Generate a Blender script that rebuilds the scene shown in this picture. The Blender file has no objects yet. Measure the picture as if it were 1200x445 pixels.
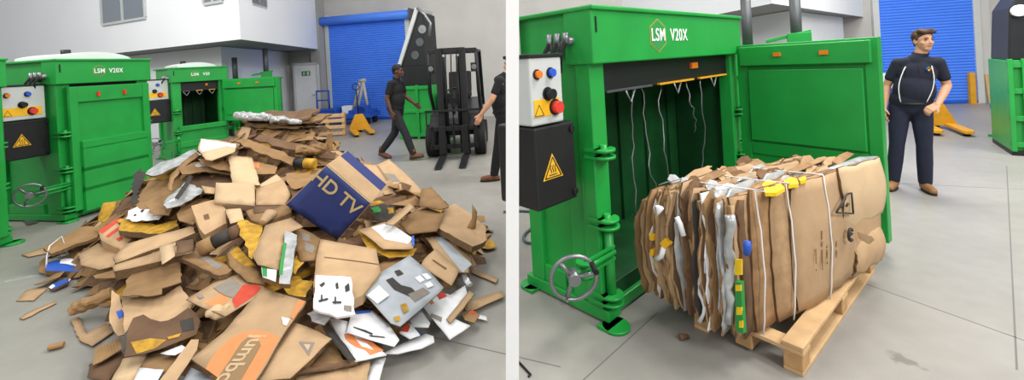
import bpy, bmesh, math, random
import numpy as np
from mathutils import Vector, Matrix, noise
from mathutils.geometry import delaunay_2d_cdt

R = random.Random(7)
C = bpy.context.scene.collection
PI = math.pi
rad = math.radians

# ------------------------------------------------------------------ camera
F, CAMH, HY, ROLL = 500.0, 1.68, 73.0, rad(3.2)
cr, sr = math.cos(ROLL), math.sin(ROLL)


def uv(px, py):
    dx, dy = px - 600.0, py - HY
    return dx * cr - dy * sr, dx * sr + dy * cr


def at(px, py, Y):
    u, v = uv(px, py)
    return Vector((u * Y / F, Y, CAMH - v * Y / F))


def ground(px, py, z=0.0):
    u, v = uv(px, py)
    Y = F * (CAMH - z) / v
    return Vector((u * Y / F, Y, z))


cam_d = bpy.data.cameras.new('camera')
cam = bpy.data.objects.new('camera', cam_d)
C.objects.link(cam)
cam_d.sensor_width = 36.0
cam_d.lens = 36.0 * F / 1200.0
cam_d.shift_y = -(222.5 - HY) / 1200.0
cam_d.clip_start = 0.05
cam_d.clip_end = 200
m = Matrix(((cr, sr, 0, 0), (0, 0, -1, 0), (-sr, cr, 0, CAMH), (0, 0, 0, 1)))
cam.matrix_world = m
bpy.context.scene.camera = cam


# ------------------------------------------------------------------ materials
def lin(c):
    if isinstance(c, str):
        c = c.lstrip('#')
        c = tuple(int(c[i:i + 2], 16) / 255 for i in (0, 2, 4))
    return tuple((x / 12.92 if x <= .04045 else ((x + .055) / 1.055) ** 2.4) for x in c) + (1.0,)


MATS = {}


def mat(name, col, rough=.6, metal=0.0, var=0.0, scale=6.0, bump=0.0, bscale=40.0, col2=None, rnd=0.0, wave=None, spec=.4, coat=0.0):
    if name in MATS:
        return MATS[name]
    M = bpy.data.materials.new(name)
    M.use_nodes = True
    nt = M.node_tree
    n = nt.nodes
    L = nt.links
    b = n['Principled BSDF']
    b.inputs['Roughness'].default_value = rough
    b.inputs['Metallic'].default_value = metal
    b.inputs['Specular IOR Level'].default_value = spec
    b.inputs['Coat Weight'].default_value = coat
    c = lin(col)
    b.inputs['Base Color'].default_value = c
    out = None
    tc = n.new('ShaderNodeTexCoord')
    if var or col2:
        nz = n.new('ShaderNodeTexNoise')
        nz.inputs['Scale'].default_value = scale
        nz.inputs['Detail'].default_value = 5
        L.new(tc.outputs['Object'], nz.inputs['Vector'])
        rp = n.new('ShaderNodeValToRGB')
        rp.color_ramp.elements[0].position = .35
        rp.color_ramp.elements[1].position = .68
        c2 = lin(col2) if col2 else tuple(x * (1 - var) for x in c[:3]) + (1,)
        rp.color_ramp.elements[0].color = c2
        rp.color_ramp.elements[1].color = c
        L.new(nz.outputs['Fac'], rp.inputs['Fac'])
        out = rp.outputs['Color']
    if rnd:
        oi = n.new('ShaderNodeObjectInfo')
        hs = n.new('ShaderNodeHueSaturation')
        mr = n.new('ShaderNodeMapRange')
        mr.inputs['To Min'].default_value = 1 - rnd
        mr.inputs['To Max'].default_value = 1 + rnd
        L.new(oi.outputs['Random'], mr.inputs['Value'])
        L.new(mr.outputs['Result'], hs.inputs['Value'])
        if out:
            L.new(out, hs.inputs['Color'])
        else:
            hs.inputs['Color'].default_value = c
        out = hs.outputs['Color']
    if out:
        L.new(out, b.inputs['Base Color'])
    if bump:
        bp = n.new('ShaderNodeBump')
        bp.inputs['Strength'].default_value = bump
        bp.inputs['Distance'].default_value = .01
        if wave:
            t = n.new('ShaderNodeTexWave')
            t.inputs['Scale'].default_value = wave
            t.inputs['Distortion'].default_value = .6
        else:
            t = n.new('ShaderNodeTexNoise')
            t.inputs['Scale'].default_value = bscale
            t.inputs['Detail'].default_value = 4
        L.new(tc.outputs['Object'], t.inputs['Vector'])
        L.new(t.outputs['Fac'], bp.inputs['Height'])
        L.new(bp.outputs['Normal'], b.inputs['Normal'])
    MATS[name] = M
    return M


GREEN = mat('green paint', '#1f9c40', .38, var=.16, scale=3, bump=.04, bscale=120, spec=.5)
GREEN2 = mat('green paint inner', '#0f7a2c', .5, var=.3, scale=3)
DGREEN = mat('green paint shaded', '#0c4f22', .6, var=.4, scale=4)  # chamber shade painted in as a darker green
BLACK = mat('black paint', '#1b1c1e', .5, var=.2, scale=8)
BLACK2 = mat('black steel', '#26272a', .42, metal=.3, var=.2, scale=6)
RUBBER = mat('black rubber', '#141414', .8)
STEEL = mat('grey steel', '#8e9093', .38, metal=.7, var=.15, scale=10)
DSTEEL = mat('dark grey steel', '#5b5e61', .5, metal=.4, var=.2)
LGREY = mat('light grey enamel', '#c3c7c5', .45, var=.05)
WHITEP = mat('white paint', '#f2f2f2', .6)
WALLW = mat('white plaster', '#eef1f4', .85, var=.03, scale=.8)
CONC = mat('concrete wall', '#bdbab6', .9, var=.12, scale=.9, bump=.1, bscale=8)
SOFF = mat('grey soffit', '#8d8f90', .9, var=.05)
BLUE = mat('blue roller', '#4c86f4', .45, var=.06, scale=1.5)
BLUEP = mat('blue paint', '#2453b8', .45, var=.15)
YELP = mat('yellow paint', '#dd9f22', .5, var=.15)
ORANGE = mat('orange tape', '#e2874c', .6)
WOOD = mat('pale pine', '#d3ae7f', .7, var=.22, scale=9, bump=.15, bscale=30)
WOOD2 = mat('end grain pine', '#c49a68', .75, var=.25, scale=14)
PLY = mat('plywood', '#cda877', .7, var=.12, scale=5)
TAN = mat('tan cardboard', '#bb9b76', .85, var=.16, scale=7, rnd=.10, bump=.16, wave=26)
TAN2 = mat('pale cardboard', '#c9ad88', .85, var=.10, scale=6, rnd=.07, bump=.10, wave=30)
BROWN = mat('brown cardboard', '#9a7850', .88, var=.26, scale=7, rnd=.13, bump=.2, wave=24)
BROWN2 = mat('dull brown cardboard', '#755941', .9, var=.34, scale=6, rnd=.14, bump=.3, bscale=30)
CARDEDGE = mat('cardboard edge', '#7d6143', .95, var=.35, scale=60)
PAPER = mat('white paper', '#e8e8ea', .7, var=.06, scale=9)
FILM = mat('silver plastic film', '#c2c4c4', .25, metal=.25, var=.35, scale=14, bump=.5, bscale=14)
GREYCARD = mat('grey printed card', '#aeb4ba', .5, var=.15, scale=8)
NAVY = mat('navy printed card', '#2d3a73', .6, var=.12, scale=8)
NAVYIN = mat('tan print', '#c4ab7c', .75)
ORPR = mat('orange print', '#dd8a55', .75, var=.08, scale=20)
REDPR = mat('red print', '#c9472f', .7, var=.15, scale=20)
YELPR = mat('yellow print', '#cf9f2a', .7, col2='#9a7424', scale=16)
YELBR = mat('bright yellow plastic', '#f0c818', .5, var=.15, scale=30)
DKPR = mat('dark print', '#3a3632', .7, var=.2, scale=20)
GRPR = mat('grey print', '#8c8378', .75, var=.15, scale=16)
GNPR = mat('green print', '#2c8f3f', .6, var=.1)
BLPR = mat('blue print', '#2f5cc0', .5, var=.15, scale=18)
BROWNPR = mat('brown print', '#8d7350', .8)
SKIN = mat('skin', '#c99677', .55, var=.08, scale=20)
SKIND = mat('dark skin', '#5a3b2c', .5, var=.08, scale=20)
HAIRB = mat('brown hair', '#4a3122', .7, var=.35, scale=40, bump=.5, bscale=60)
HAIRK = mat('black hair', '#15110f', .7, bump=.4, bscale=60)
NAVYCL = mat('navy shirt cloth', '#1d2130', .9, var=.15, scale=10, bump=.2, bscale=25)
TROU = mat('dark navy work trousers', '#22263a', .9, var=.2, scale=8, bump=.3, bscale=16)
BLKCL = mat('black cloth', '#191a1d', .9, var=.15, scale=10, bump=.3, bscale=16)
BOOT = mat('tan leather boots', '#9c6f46', .75, var=.25, scale=18)
BOOT2 = mat('brown leather boots', '#75492f', .7, var=.25, scale=18)
SOLE = mat('boot sole', '#2b2520', .8)
EYEW = mat('eye dark', '#221712', .3)
LIP = mat('lip', '#a8685a', .5)
LEDAMB = mat('amber button', '#e0771f', .4)
REDB = mat('red button', '#d33a2c', .4)
BLUEB = mat('blue button', '#2a55c8', .4)
YELST = mat('yellow sticker', '#efb721', .5)
GLASS = mat('window glass', '#7d8690', .1, metal=.2, spec=.8)


def floor_material():
    M = bpy.data.materials.new('polished concrete floor')
    M.use_nodes = True
    nt = M.node_tree
    n, L = nt.nodes, nt.links
    b = n['Principled BSDF']
    b.inputs['Roughness'].default_value = .42
    b.inputs['Specular IOR Level'].default_value = .35
    tc = n.new('ShaderNodeTexCoord')

    def noise_(sc, det, lo, hi):
        t = n.new('ShaderNodeTexNoise')
        t.inputs['Scale'].default_value = sc
        t.inputs['Detail'].default_value = det
        L.new(tc.outputs['Object'], t.inputs['Vector'])
        r = n.new('ShaderNodeMapRange')
        r.inputs['From Min'].default_value = .3
        r.inputs['From Max'].default_value = .7
        r.inputs['To Min'].default_value = lo
        r.inputs['To Max'].default_value = hi
        L.new(t.outputs['Fac'], r.inputs['Value'])
        return r.outputs['Result']
    mul = n.new('ShaderNodeMath')
    mul.operation = 'MULTIPLY'
    L.new(noise_(.7, 6, .88, 1.08), mul.inputs[0])
    L.new(noise_(7, 8, .94, 1.05), mul.inputs[1])
    # dark water stain beside the pallet and greasy scuffs
    sp = n.new('ShaderNodeSeparateXYZ')
    L.new(tc.outputs['Object'], sp.inputs[0])
    st = ground(1062, 425)
    dv = n.new('ShaderNodeVectorMath')
    dv.operation = 'DISTANCE'
    wob = n.new('ShaderNodeTexNoise')
    wob.inputs['Scale'].default_value = 9
    L.new(tc.outputs['Object'], wob.inputs['Vector'])
    av = n.new('ShaderNodeVectorMath')
    av.operation = 'MULTIPLY_ADD'
    av.inputs[1].default_value = (.22, .22, 0)
    L.new(wob.outputs['Color'], av.inputs[0])
    L.new(tc.outputs['Object'], av.inputs[2])
    L.new(av.outputs[0], dv.inputs[0])
    dv.inputs[1].default_value = (st.x + .11, st.y + .11, 0)
    sm = n.new('ShaderNodeMapRange')
    sm.inputs['From Min'].default_value = .055
    sm.inputs['From Max'].default_value = .075
    sm.inputs['To Min'].default_value = .62
    sm.inputs['To Max'].default_value = 1.0
    L.new(dv.outputs['Value'], sm.inputs['Value'])
    m2 = n.new('ShaderNodeMath')
    m2.operation = 'MULTIPLY'
    L.new(mul.outputs[0], m2.inputs[0])
    L.new(sm.outputs['Result'], m2.inputs[1])
    mx = n.new('ShaderNodeVectorMath')
    mx.operation = 'SCALE'
    mx.inputs[0].default_value = lin('#918e88')[:3]
    L.new(m2.outputs[0], mx.inputs['Scale'])
    L.new(mx.outputs[0], b.inputs['Base Color'])
    bp = n.new('ShaderNodeBump')
    bp.inputs['Strength'].default_value = .05
    t = n.new('ShaderNodeTexNoise')
    t.inputs['Scale'].default_value = 30
    L.new(tc.outputs['Object'], t.inputs['Vector'])
    L.new(t.outputs['Fac'], bp.inputs['Height'])
    L.new(bp.outputs['Normal'], b.inputs['Normal'])
    return M


# ------------------------------------------------------------------ mesh helpers
class MB:
    def __init__(s):
        s.bm = bmesh.new()

    def _m(s, faces, mi):
        for f in faces:
            f.material_index = mi

    def box(s, x0, x1, y0, y1, z0, z1, mi=0, M=None):
        vs = [Vector((x, y, z)) for x in (x0, x1) for y in (y0, y1) for z in (z0, z1)]
        if M is not None:
            vs = [M @ v for v in vs]
        v = [s.bm.verts.new(p) for p in vs]
        fs = [s.bm.faces.new([v[i] for i in q]) for q in ((0, 1, 3, 2), (4, 6, 7, 5), (0, 4, 5, 1), (2, 3, 7, 6), (0, 2, 6, 4), (1, 5, 7, 3))]
        s._m(fs, mi)
        return s

    def cyl(s, p0, p1, r0, r1=None, seg=16, mi=0, cap=True, smooth=True):
        r1 = r0 if r1 is None else r1
        p0, p1 = Vector(p0), Vector(p1)
        d = (p1 - p0).normalized()
        a = d.orthogonal().normalized()
        b = d.cross(a)
        A, B = [], []
        for i in range(seg):
            t = 2 * PI * i / seg
            o = a * math.cos(t) + b * math.sin(t)
            A.append(s.bm.verts.new(p0 + o * r0))
            B.append(s.bm.verts.new(p1 + o * r1))
        for i in range(seg):
            f = s.bm.faces.new((A[i], A[(i + 1) % seg], B[(i + 1) % seg], B[i]))
            f.smooth = smooth
            f.material_index = mi
        if cap:
            s._m([s.bm.faces.new(A[::-1]), s.bm.faces.new(B)], mi)
        return s

    def sphere(s, c, r, sc=(1, 1, 1), seg=14, mi=0, rot=None):
        M = Matrix.Translation(Vector(c))
        if rot is not None:
            M = M @ rot
        M = M @ Matrix.Diagonal((r * sc[0], r * sc[1], r * sc[2], 1))
        g = bmesh.ops.create_uvsphere(s.bm, u_segments=seg, v_segments=max(6, seg * 2 // 3), radius=1, matrix=M)
        fs = {f for v in g['verts'] for f in v.link_faces}
        for f in fs:
            f.smooth = True
            f.material_index = mi
        return s

    def tube(s, pts, r, seg=8, mi=0, closed=False):
        pts = [Vector(p) for p in pts]
        n = len(pts)
        rings = []
        ref = None
        for i, p in enumerate(pts):
            a = pts[(i - 1) % n] if (closed or i > 0) else p
            b = pts[(i + 1) % n] if (closed or i < n - 1) else p
            d = (b - a).normalized()
            ref = d.orthogonal().normalized() if ref is None else (ref - d * ref.dot(d)).normalized()
            bb = d.cross(ref)
            rr = r[i] if isinstance(r, (list, tuple)) else r
            rings.append([s.bm.verts.new(p + (ref * math.cos(2 * PI * k / seg) + bb * math.sin(2 * PI * k / seg)) * rr) for k in range(seg)])
        for i in range(n if closed else n - 1):
            A, B = rings[i], rings[(i + 1) % n]
            for k in range(seg):
                f = s.bm.faces.new((A[k], A[(k + 1) % seg], B[(k + 1) % seg], B[k]))
                f.smooth = True
                f.material_index = mi
        if not closed:
            s._m([s.bm.faces.new(rings[0][::-1]), s.bm.faces.new(rings[-1])], mi)
        return s

    def prism(s, poly, d, mi=0, M=None):
        """poly: 3D points of a planar outline; d: extrusion vector"""
        d = Vector(d)
        P = [Vector(p) for p in poly]
        Q = [p + d for p in P]
        if M is not None:
            P = [M @ p for p in P]
            Q = [M @ p for p in Q]
        A = [s.bm.verts.new(p) for p in P]
        B = [s.bm.verts.new(p) for p in Q]
        fs = [s.bm.faces.new(A[::-1]), s.bm.faces.new(B)]
        n = len(A)
        for i in range(n):
            fs.append(s.bm.faces.new((A[i], A[(i + 1) % n], B[(i + 1) % n], B[i])))
        s._m(fs, mi)
        return s

    def torus(s, c, n, r, rr, seg=28, mi=0):
        c, n = Vector(c), Vector(n).normalized()
        a = n.orthogonal().normalized()
        b = n.cross(a)
        return s.tube([c + (a * math.cos(2 * PI * i / seg) + b * math.sin(2 * PI * i / seg)) * r for i in range(seg)], rr, 8, mi, True)

    def build(s, name, mats, parent=None, bevel=0.0, loc=None):
        bmesh.ops.recalc_face_normals(s.bm, faces=s.bm.faces)
        me = bpy.data.meshes.new(name)
        s.bm.to_mesh(me)
        s.bm.free()
        if not isinstance(mats, (list, tuple)):
            mats = [mats]
        for q in mats:
            me.materials.append(q)
        o = bpy.data.objects.new(name, me)
        C.objects.link(o)
        if parent is not None:
            o.parent = parent
        if loc is not None:
            o.location = loc
        if bevel:
            b = o.modifiers.new('bevel', 'BEVEL')
            b.width = bevel
            b.segments = 2
            b.limit_method = 'ANGLE'
            b.angle_limit = rad(50)
        return o


def tag(o, label, cat, group=None, kind=None):
    o['label'] = label
    o['category'] = cat
    if group:
        o['group'] = group
    if kind:
        o['kind'] = kind
    return o


def empty(name, loc, rz=0.0, label=None, cat=None, group=None):
    o = bpy.data.objects.new(name, None)
    o.empty_display_size = .1
    C.objects.link(o)
    o.location = loc
    o.rotation_euler = (0, 0, rz)
    if label:
        tag(o, label, cat, group)
    return o


def struct(o):
    o['kind'] = 'structure'
    return o


def copy_tree(o, parent=None):
    c = o.copy()
    C.objects.link(c)
    if parent is not None:
        c.parent = parent
    for ch in list(o.children):
        copy_tree(ch, c)
    return c


def text(name, body, size, M, material, parent=None, extrude=.001, bold=0.0, sx=1.0):
    cu = bpy.data.curves.new(name, 'FONT')
    cu.body = body
    cu.size = size
    cu.extrude = extrude
    cu.offset = bold
    cu.space_character = 1.1 if .001 < bold < .0015 else 1.0
    cu.align_x = 'CENTER'
    cu.align_y = 'CENTER'
    t = bpy.data.objects.new(name, cu)
    C.objects.link(t)
    dg = bpy.context.evaluated_depsgraph_get()
    me = bpy.data.meshes.new_from_object(t.evaluated_get(dg))
    bpy.data.objects.remove(t)
    bpy.data.curves.remove(cu)
    me.name = name
    me.transform(M @ Matrix.Diagonal((sx, 1, 1, 1)))
    me.materials.clear()
    me.materials.append(material)
    o = bpy.data.objects.new(name, me)
    C.objects.link(o)
    if parent is not None:
        o.parent = parent
    return o


def frame(o, x, y):
    """matrix with origin o, axes x, y"""
    x = Vector(x).normalized()
    z = x.cross(Vector(y)).normalized()
    y = z.cross(x)
    return Matrix(((x.x, y.x, z.x, o[0]), (x.y, y.y, z.y, o[1]), (x.z, y.z, z.z, o[2]), (0, 0, 0, 1)))


FRONT = Matrix(((1, 0, 0, 0), (0, 0, -1, 0), (0, 1, 0, 0), (0, 0, 0, 1)))   # text facing -y


# ------------------------------------------------------------------ the hall
FLOORM = floor_material()
struct(MB().box(-30, 30, -6, 30, -.2, 0).build('floor', FLOORM))
for (a, b) in (((430, 442), (612, 366)), ((855, 445), (800, 395))):
    pass
# saw-cut control joints in the slab
JOINT = mat('saw cut joint', '#6c6b69', .9)
jm = MB()
jl = [(ground(688, 441), ground(742, 392)), (ground(985, 322), ground(1215, 404)), (ground(508, 395), ground(598, 416)),
      (ground(1180, 200), ground(1190, 400)), (ground(1040, 214), ground(1199, 222))]
for p, q in jl:
    d = (q - p).normalized()
    nn = Vector((-d.y, d.x, 0)) * .004
    p2, q2 = p - d * .3, q + d * .3
    jm.prism([p2 + nn, p2 - nn, q2 - nn, q2 + nn], (0, 0, .0008))
struct(jm.build('trim_1', JOINT))

# back wall, oblique: through the feet of the two roller doors
W0 = ground(430, 140)
W1 = ground(1090, 122)
wd = (W1 - W0).normalized()
wn = Vector((wd.y, -wd.x, 0))          # towards the camera
wang = math.atan2(wd.y, wd.x)


def on_wall(px, py, off=0.0):
    u, v = uv(px, py)
    o = W0 + wn * off
    den = wn.x * u / F + wn.y
    Y = wn.dot(o) / den
    return Vector((u * Y / F, Y, CAMH - v * Y / F))


def wall_s(px):
    return (on_wall(px, 100) - W0).dot(wd)


WE = empty('hall_axis', W0, wang)
WALLROT = wang


def wall_box(name, s0, s1, y0, y1, z0, z1, material, bevel=0):
    o = MB().box(s0, s1, y0, y1, z0, z1).build(name, material, bevel=bevel, loc=W0)
    o.rotation_euler = (0, 0, WALLROT)
    return o


bpy.data.objects.remove(WE)
struct(wall_box('wall_back', -24, 45, 0, .25, -.05, 9, CONC))


def roller_door(idx, s0, s1, ztop, drum):
    e = bpy.data.objects.new('door_%d' % idx, None)
    C.objects.link(e)
    e.location = W0
    e.rotation_euler = (0, 0, WALLROT)
    e['kind'] = 'structure'
    b = bmesh.new()
    n = int(ztop / .075)
    prof = []
    for i in range(n):
        z = i * ztop / n
        for k in range(6):
            t = k / 6
            prof.append((-.05 - .022 * math.sin(PI * t) ** .7, z + t * ztop / n))
    A = [b.verts.new((s0, y, z)) for y, z in prof]
    B = [b.verts.new((s1, y, z)) for y, z in prof]
    for i in range(len(A) - 1):
        f = b.faces.new((A[i], B[i], B[i + 1], A[i + 1]))
    mb = MB()
    mb.bm.free()
    mb.bm = b
    mb.build('curtain', BLUE, e)
    MB().box(s0, s1, -.08, -.03, 0, .07).build('bottom_rail', BLUEP, e, .005)
    for s in (s0, s1):
        MB().box(s - .07, s + .07, -.1, -.005, 0, ztop + .2).build('guide_rail', LGREY, e, .005)
    if drum:
        MB().cyl((s0 - .2, -.2, ztop + .0), (s1 + .2, -.2, ztop + .0), .15, seg=24).build('drum', BLUE, e)
        for s in (s0 - .24, s1 + .2):
            MB().box(s, s + .04, -.36, 0, ztop - .15, ztop + .18).build('drum_bracket', DSTEEL, e)
    return e


zt = on_wall(430, 20).z
roller_door(1, wall_s(388), wall_s(482), zt - .05, True)
roller_door(2, wall_s(1029), wall_s(1146), 6.0, False)
# pale jamb strips beside the doors
struct(wall_box('trim_2', wall_s(1149), wall_s(1163), -.03, 0, 0, 8, mat('pale concrete', '#c6c4c1', .9, var=.08, scale=1)))
struct(wall_box('trim_3', wall_s(374), wall_s(385), -.35, 0, 0, 8, mat('grey concrete pier', '#9d9d9c', .9, var=.1, scale=1)))


# mezzanine office boxes
def mezz(name, cpx, cpy, z, lpx, lpy, wallpx, zt, back, wname):
    """corner pixel of the underside, a pixel on its left lower edge, and where the right face meets the wall"""
    u, v = uv(cpx, cpy)
    Y = F * (CAMH - z) / v
    c = Vector((u * Y / F, Y, z))
    u, v = uv(lpx, lpy)
    Yl = F * (CAMH - z) / v
    l = Vector((u * Yl / F, Yl, z))
    ld = (l - c).normalized()
    l2 = c + ld * back
    w = on_wall(wallpx, 60)
    w.z = z
    far = w + (l2 - c)
    poly = [c, w, far, l2]
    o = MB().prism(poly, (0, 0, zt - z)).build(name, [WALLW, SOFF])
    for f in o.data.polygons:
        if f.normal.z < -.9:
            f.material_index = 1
    struct(o)
    return c, ld, w


mc, mld, mw = mezz('wall_left', 282, 46, 2.5, 138, 62, 376, 6.5, 16, 'a')
# windows in its left face
nL = Vector((mld.y, -mld.x, 0))
if nL.y > 0:
    nL = -nL


def face_point(px, py, c, d):
    n = Vector((d.y, -d.x, 0))
    u, v = uv(px, py)
    Y = n.dot(c) / (n.x * u / F + n.y)
    return Vector((u * Y / F, Y, CAMH - v * Y / F))


def window(idx, px0, px1, pyb, c, d, nrm, h=1.2):
    a = face_point(px0, pyb, c, d)
    b = face_point(px1, pyb, c, d)
    zb = (a.z + b.z) / 2
    a.z = b.z = zb
    e = bpy.data.objects.new('window_%d' % idx, None)
    C.objects.link(e)
    e['kind'] = 'structure'
    up = Vector((0, 0, h))
    MB().prism([a, b, b + up, a + up], nrm * .02).build('pane', GLASS, e)
    t = Vector((0, 0, .06))
    fr = MB()
    fr.prism([a - t, b - t, b, a], nrm * .05)
    fr.prism([a + up, b + up, b + up + t, a + up + t], nrm * .05)
    s = (b - a).normalized() * .06
    for p in (a, b, (a + b) / 2):
        fr.prism([p - s * .5, p + s * .5, p + s * .5 + up, p - s * .5 + up], nrm * .05)
    fr.build('window_frame', LGREY, e)


window(1, 121, 172, 24, mc, mld, nL)
window(2, 240, 262, 2, mc, mld, nL)
rd = (mw - mc).normalized()
nR = Vector((rd.y, -rd.x, 0))
window(3, 296, 313, 6, mc, rd, nR if nR.y < 0 else -nR)
# recessed white wall under the left mezzanine
rdn = (mw - mc).normalized()
p0 = mc + rdn * 1.0 + mld.normalized() * 1.5
p1 = p0 + mld * 14
p2 = mw + mld.normalized() * 1.5 - rdn * .1
for p in (p0, p1, p2):
    p.z = 0
struct(MB().prism([p0, p1, p1 + (p2 - p0), p2], (0, 0, 2.49)).build('wall_side', WALLW))
mc2, mld2, mw2 = mezz('wall_right', 905, 4, 2.36, 830, 19, 1014, 6.5, 9, 'b')
off2 = (mw2 - mc2).normalized() * 1.6 + mld2.normalized() * .3
p0 = mc2 + off2
p1 = p0 + mld2 * 8
p2 = p0 + (mw2 - mc2).normalized() * 4.3
for p in (p0, p1, p2):
    p.z = 0
struct(MB().prism([p0, p1, p1 + (p2 - p0), p2], (0, 0, 2.35)).build('wall_front', WALLW))
# added white post, stands in for the blank gutter between both halves
pc = at(600.5, 222, 1.9)
ax = (at(600.5, 445, 1.9) - at(600.5, 0, 1.9)).normalized()
zf = pc + ax * (pc.z / -ax.z)
k = MB()
hw = 7.5 * 1.9 / F
zt_ = pc - ax * 1.9
rx = Vector((cr, 0, -sr)) * hw
ry = Vector((0, hw, 0))
k.prism([zf - rx - ry, zf + rx - ry, zf + rx + ry, zf - rx + ry], zt_ - zf)
k.box(zf.x - .08, zf.x + .08, zf.y - .08, zf.y + .08, 0, .012)
struct(k.build('added_divider', WHITEP))


# ------------------------------------------------------------------ balers
def warning_triangle(parent, c, s, glyph=True, name='warning_sticker'):
    """yellow triangle facing -y, centre c, side s"""
    h = s * .86
    k = MB()
    k.prism([(c[0] - s / 2, c[1], c[2] - h / 3), (c[0] + s / 2, c[1], c[2] - h / 3), (c[0], c[1], c[2] + h * 2 / 3)], (0, -.003, 0))
    q = .8
    for (a, b) in (((-1, -1 / 3), (1, -1 / 3)), ((1, -1 / 3), (0, 2 / 3)), ((0, 2 / 3), (-1, -1 / 3))):
        p = Vector((c[0] + a[0] * s / 2 * q, c[1] - .004, c[2] + a[1] * h * q))
        r_ = Vector((c[0] + b[0] * s / 2 * q, c[1] - .004, c[2] + b[1] * h * q))
        k.tube([p, r_], s * .022, 5, 1)
    if glyph:
        for i in (-1, 0, 1):
            k.tube([(c[0] + i * s * .11 + math.sin(t * 1.6) * s * .025, c[1] - .004, c[2] - h * .1 + t * s * .055) for t in range(6)], s * .018, 5, 1)
        k.tube([(c[0] - s * .2, c[1] - .004, c[2] - h * .17), (c[0] + s * .2, c[1] - .004, c[2] - h * .17)], s * .018, 5, 1)
    return k.build(name, [YELST, DKPR], parent)


def lug(k, x, z, r=.075, y=-.05):
    """pair of rounded hinge plates with a pin, on a front post"""
    for dz in (0, .045):
        k.cyl((x, y, z + dz), (x, y, z + dz + .018), r, seg=20)
        k.box(x - r, x + r, y, y + .1, z + dz, z + dz + .018)
    k.cyl((x, y, z - .02), (x, y, z + .085), .022, seg=12)


def door_panel(parent, w, z0, z1, zsplit, ribs, ang, hx, latch=True, name='door'):
    """door hinged at x = hx on the front plane, swung by ang (0 closed, positive opens outward); local +x runs from hinge to free edge"""
    e = bpy.data.objects.new(name, None)
    C.objects.link(e)
    e.parent = parent
    e.location = (hx, -.07, 0)
    e.rotation_euler = (0, 0, PI + ang)
    # local frame: x from hinge to free edge, +y is the outside face when closed (rotated by pi), so outside = +y
    k = MB()
    k.box(0, w, -.02, .02, z0, z1)
    fr = .07
    k.box(0, .09, -.03, .06, z0, z1)
    k.box(w - .09, w, -.03, .06, z0, z1)
    k.box(.09, w - .09, -.03, .055, z1 - .2, z1)
    k.box(.09, w - .09, -.03, .10, zsplit - .09, zsplit + .02)
    k.build('door_leaf', GREEN, e, .006)
    if ribs:
        hh = (zsplit - .09 - z0)
        for i in range(ribs):
            r_ = MB()
            zc = z0 + hh * (i + .5) / ribs
            r_.prism([(.09, .02, zc - hh * .27), (.09, .10, zc - hh * .2), (.09, .10, zc + hh * .2), (.09, .02, zc + hh * .27)], (w - .18, 0, 0))
            r_.build('stiffening_rib', GREEN, e, .004)
    # the inner side: recessed panel lines as on the inside face
    q = MB()
    q.box(.1, w - .1, -.045, -.02, zsplit + .04, z1 - .24)
    q.box(.04, w - .04, -.075, -.02, z1 - .2, z1 - .02)
    q.build('inner_panel', GREEN, e, .008)
    return e


def hand_wheel(parent, c, r):
    k = MB()
    n = Vector((.6, .8, .12)).normalized()
    k.torus(c, n, r, .012)
    a = n.orthogonal().normalized()
    b = n.cross(a)
    for i in range(3):
        t = 2 * PI * i / 3 + .5
        k.tube([c, Vector(c) + (a * math.cos(t) + b * math.sin(t)) * r], .013, 6)
    k.cyl(Vector(c) - n * .03, Vector(c) + n * .05, .035, seg=14)
    o = k.build('hand_wheel', STEEL, parent)
    h = Vector(c) + a * r
    MB().cyl(h - n * .09, h, .016, seg=10).build('spinner_knob', RUBBER, o)
    return o


def control_box(parent, x0, x1, y0, y1, z0, z1):
    o = MB().box(x0, x1, y0, y1, z0, z1).build('control_box', LGREY, parent, .012)
    MB().box(x0 - .012, x1 + .012, y0 - .01, y1 + .01, z1, z1 + .02).build('box_lid', BLACK, o, .004)
    w_, h_ = x1 - x0, z1 - z0

    def P(fx, fz):
        return x0 + fx * w_, z0 + fz * h_

    def btn(name, fx, fz, r, material, l=.03):
        x, z = P(fx, fz)
        MB().cyl((x, y0 - .008, z), (x, y0, z), r * 1.35, seg=16).build('button_ring', BLACK, o)
        MB().cyl((x, y0 - l, z), (x, y0, z), r, seg=16).build(name, material, o)
    btn('amber_lamp', .2, .75, .022, LEDAMB)
    btn('start_button', .62, .76, .024, BLUEB)
    btn('selector_switch', .5, .45, .03, BLACK2, .05)
    x, z = P(.5, .18)
    pl = MB().box(x0 + .02, x1 - .04, y0 - .004, y0, z0 + .05, z0 + .05 + h_ * .25).build('emergency_plate', YELST, o)
    btn('emergency_stop', .7, .24, .036, REDB, .045)
    warning_triangle(o, (x0 + w_ * .2, y0 - .004, z0 + h_ * .2), .09, False)
    return o


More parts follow.
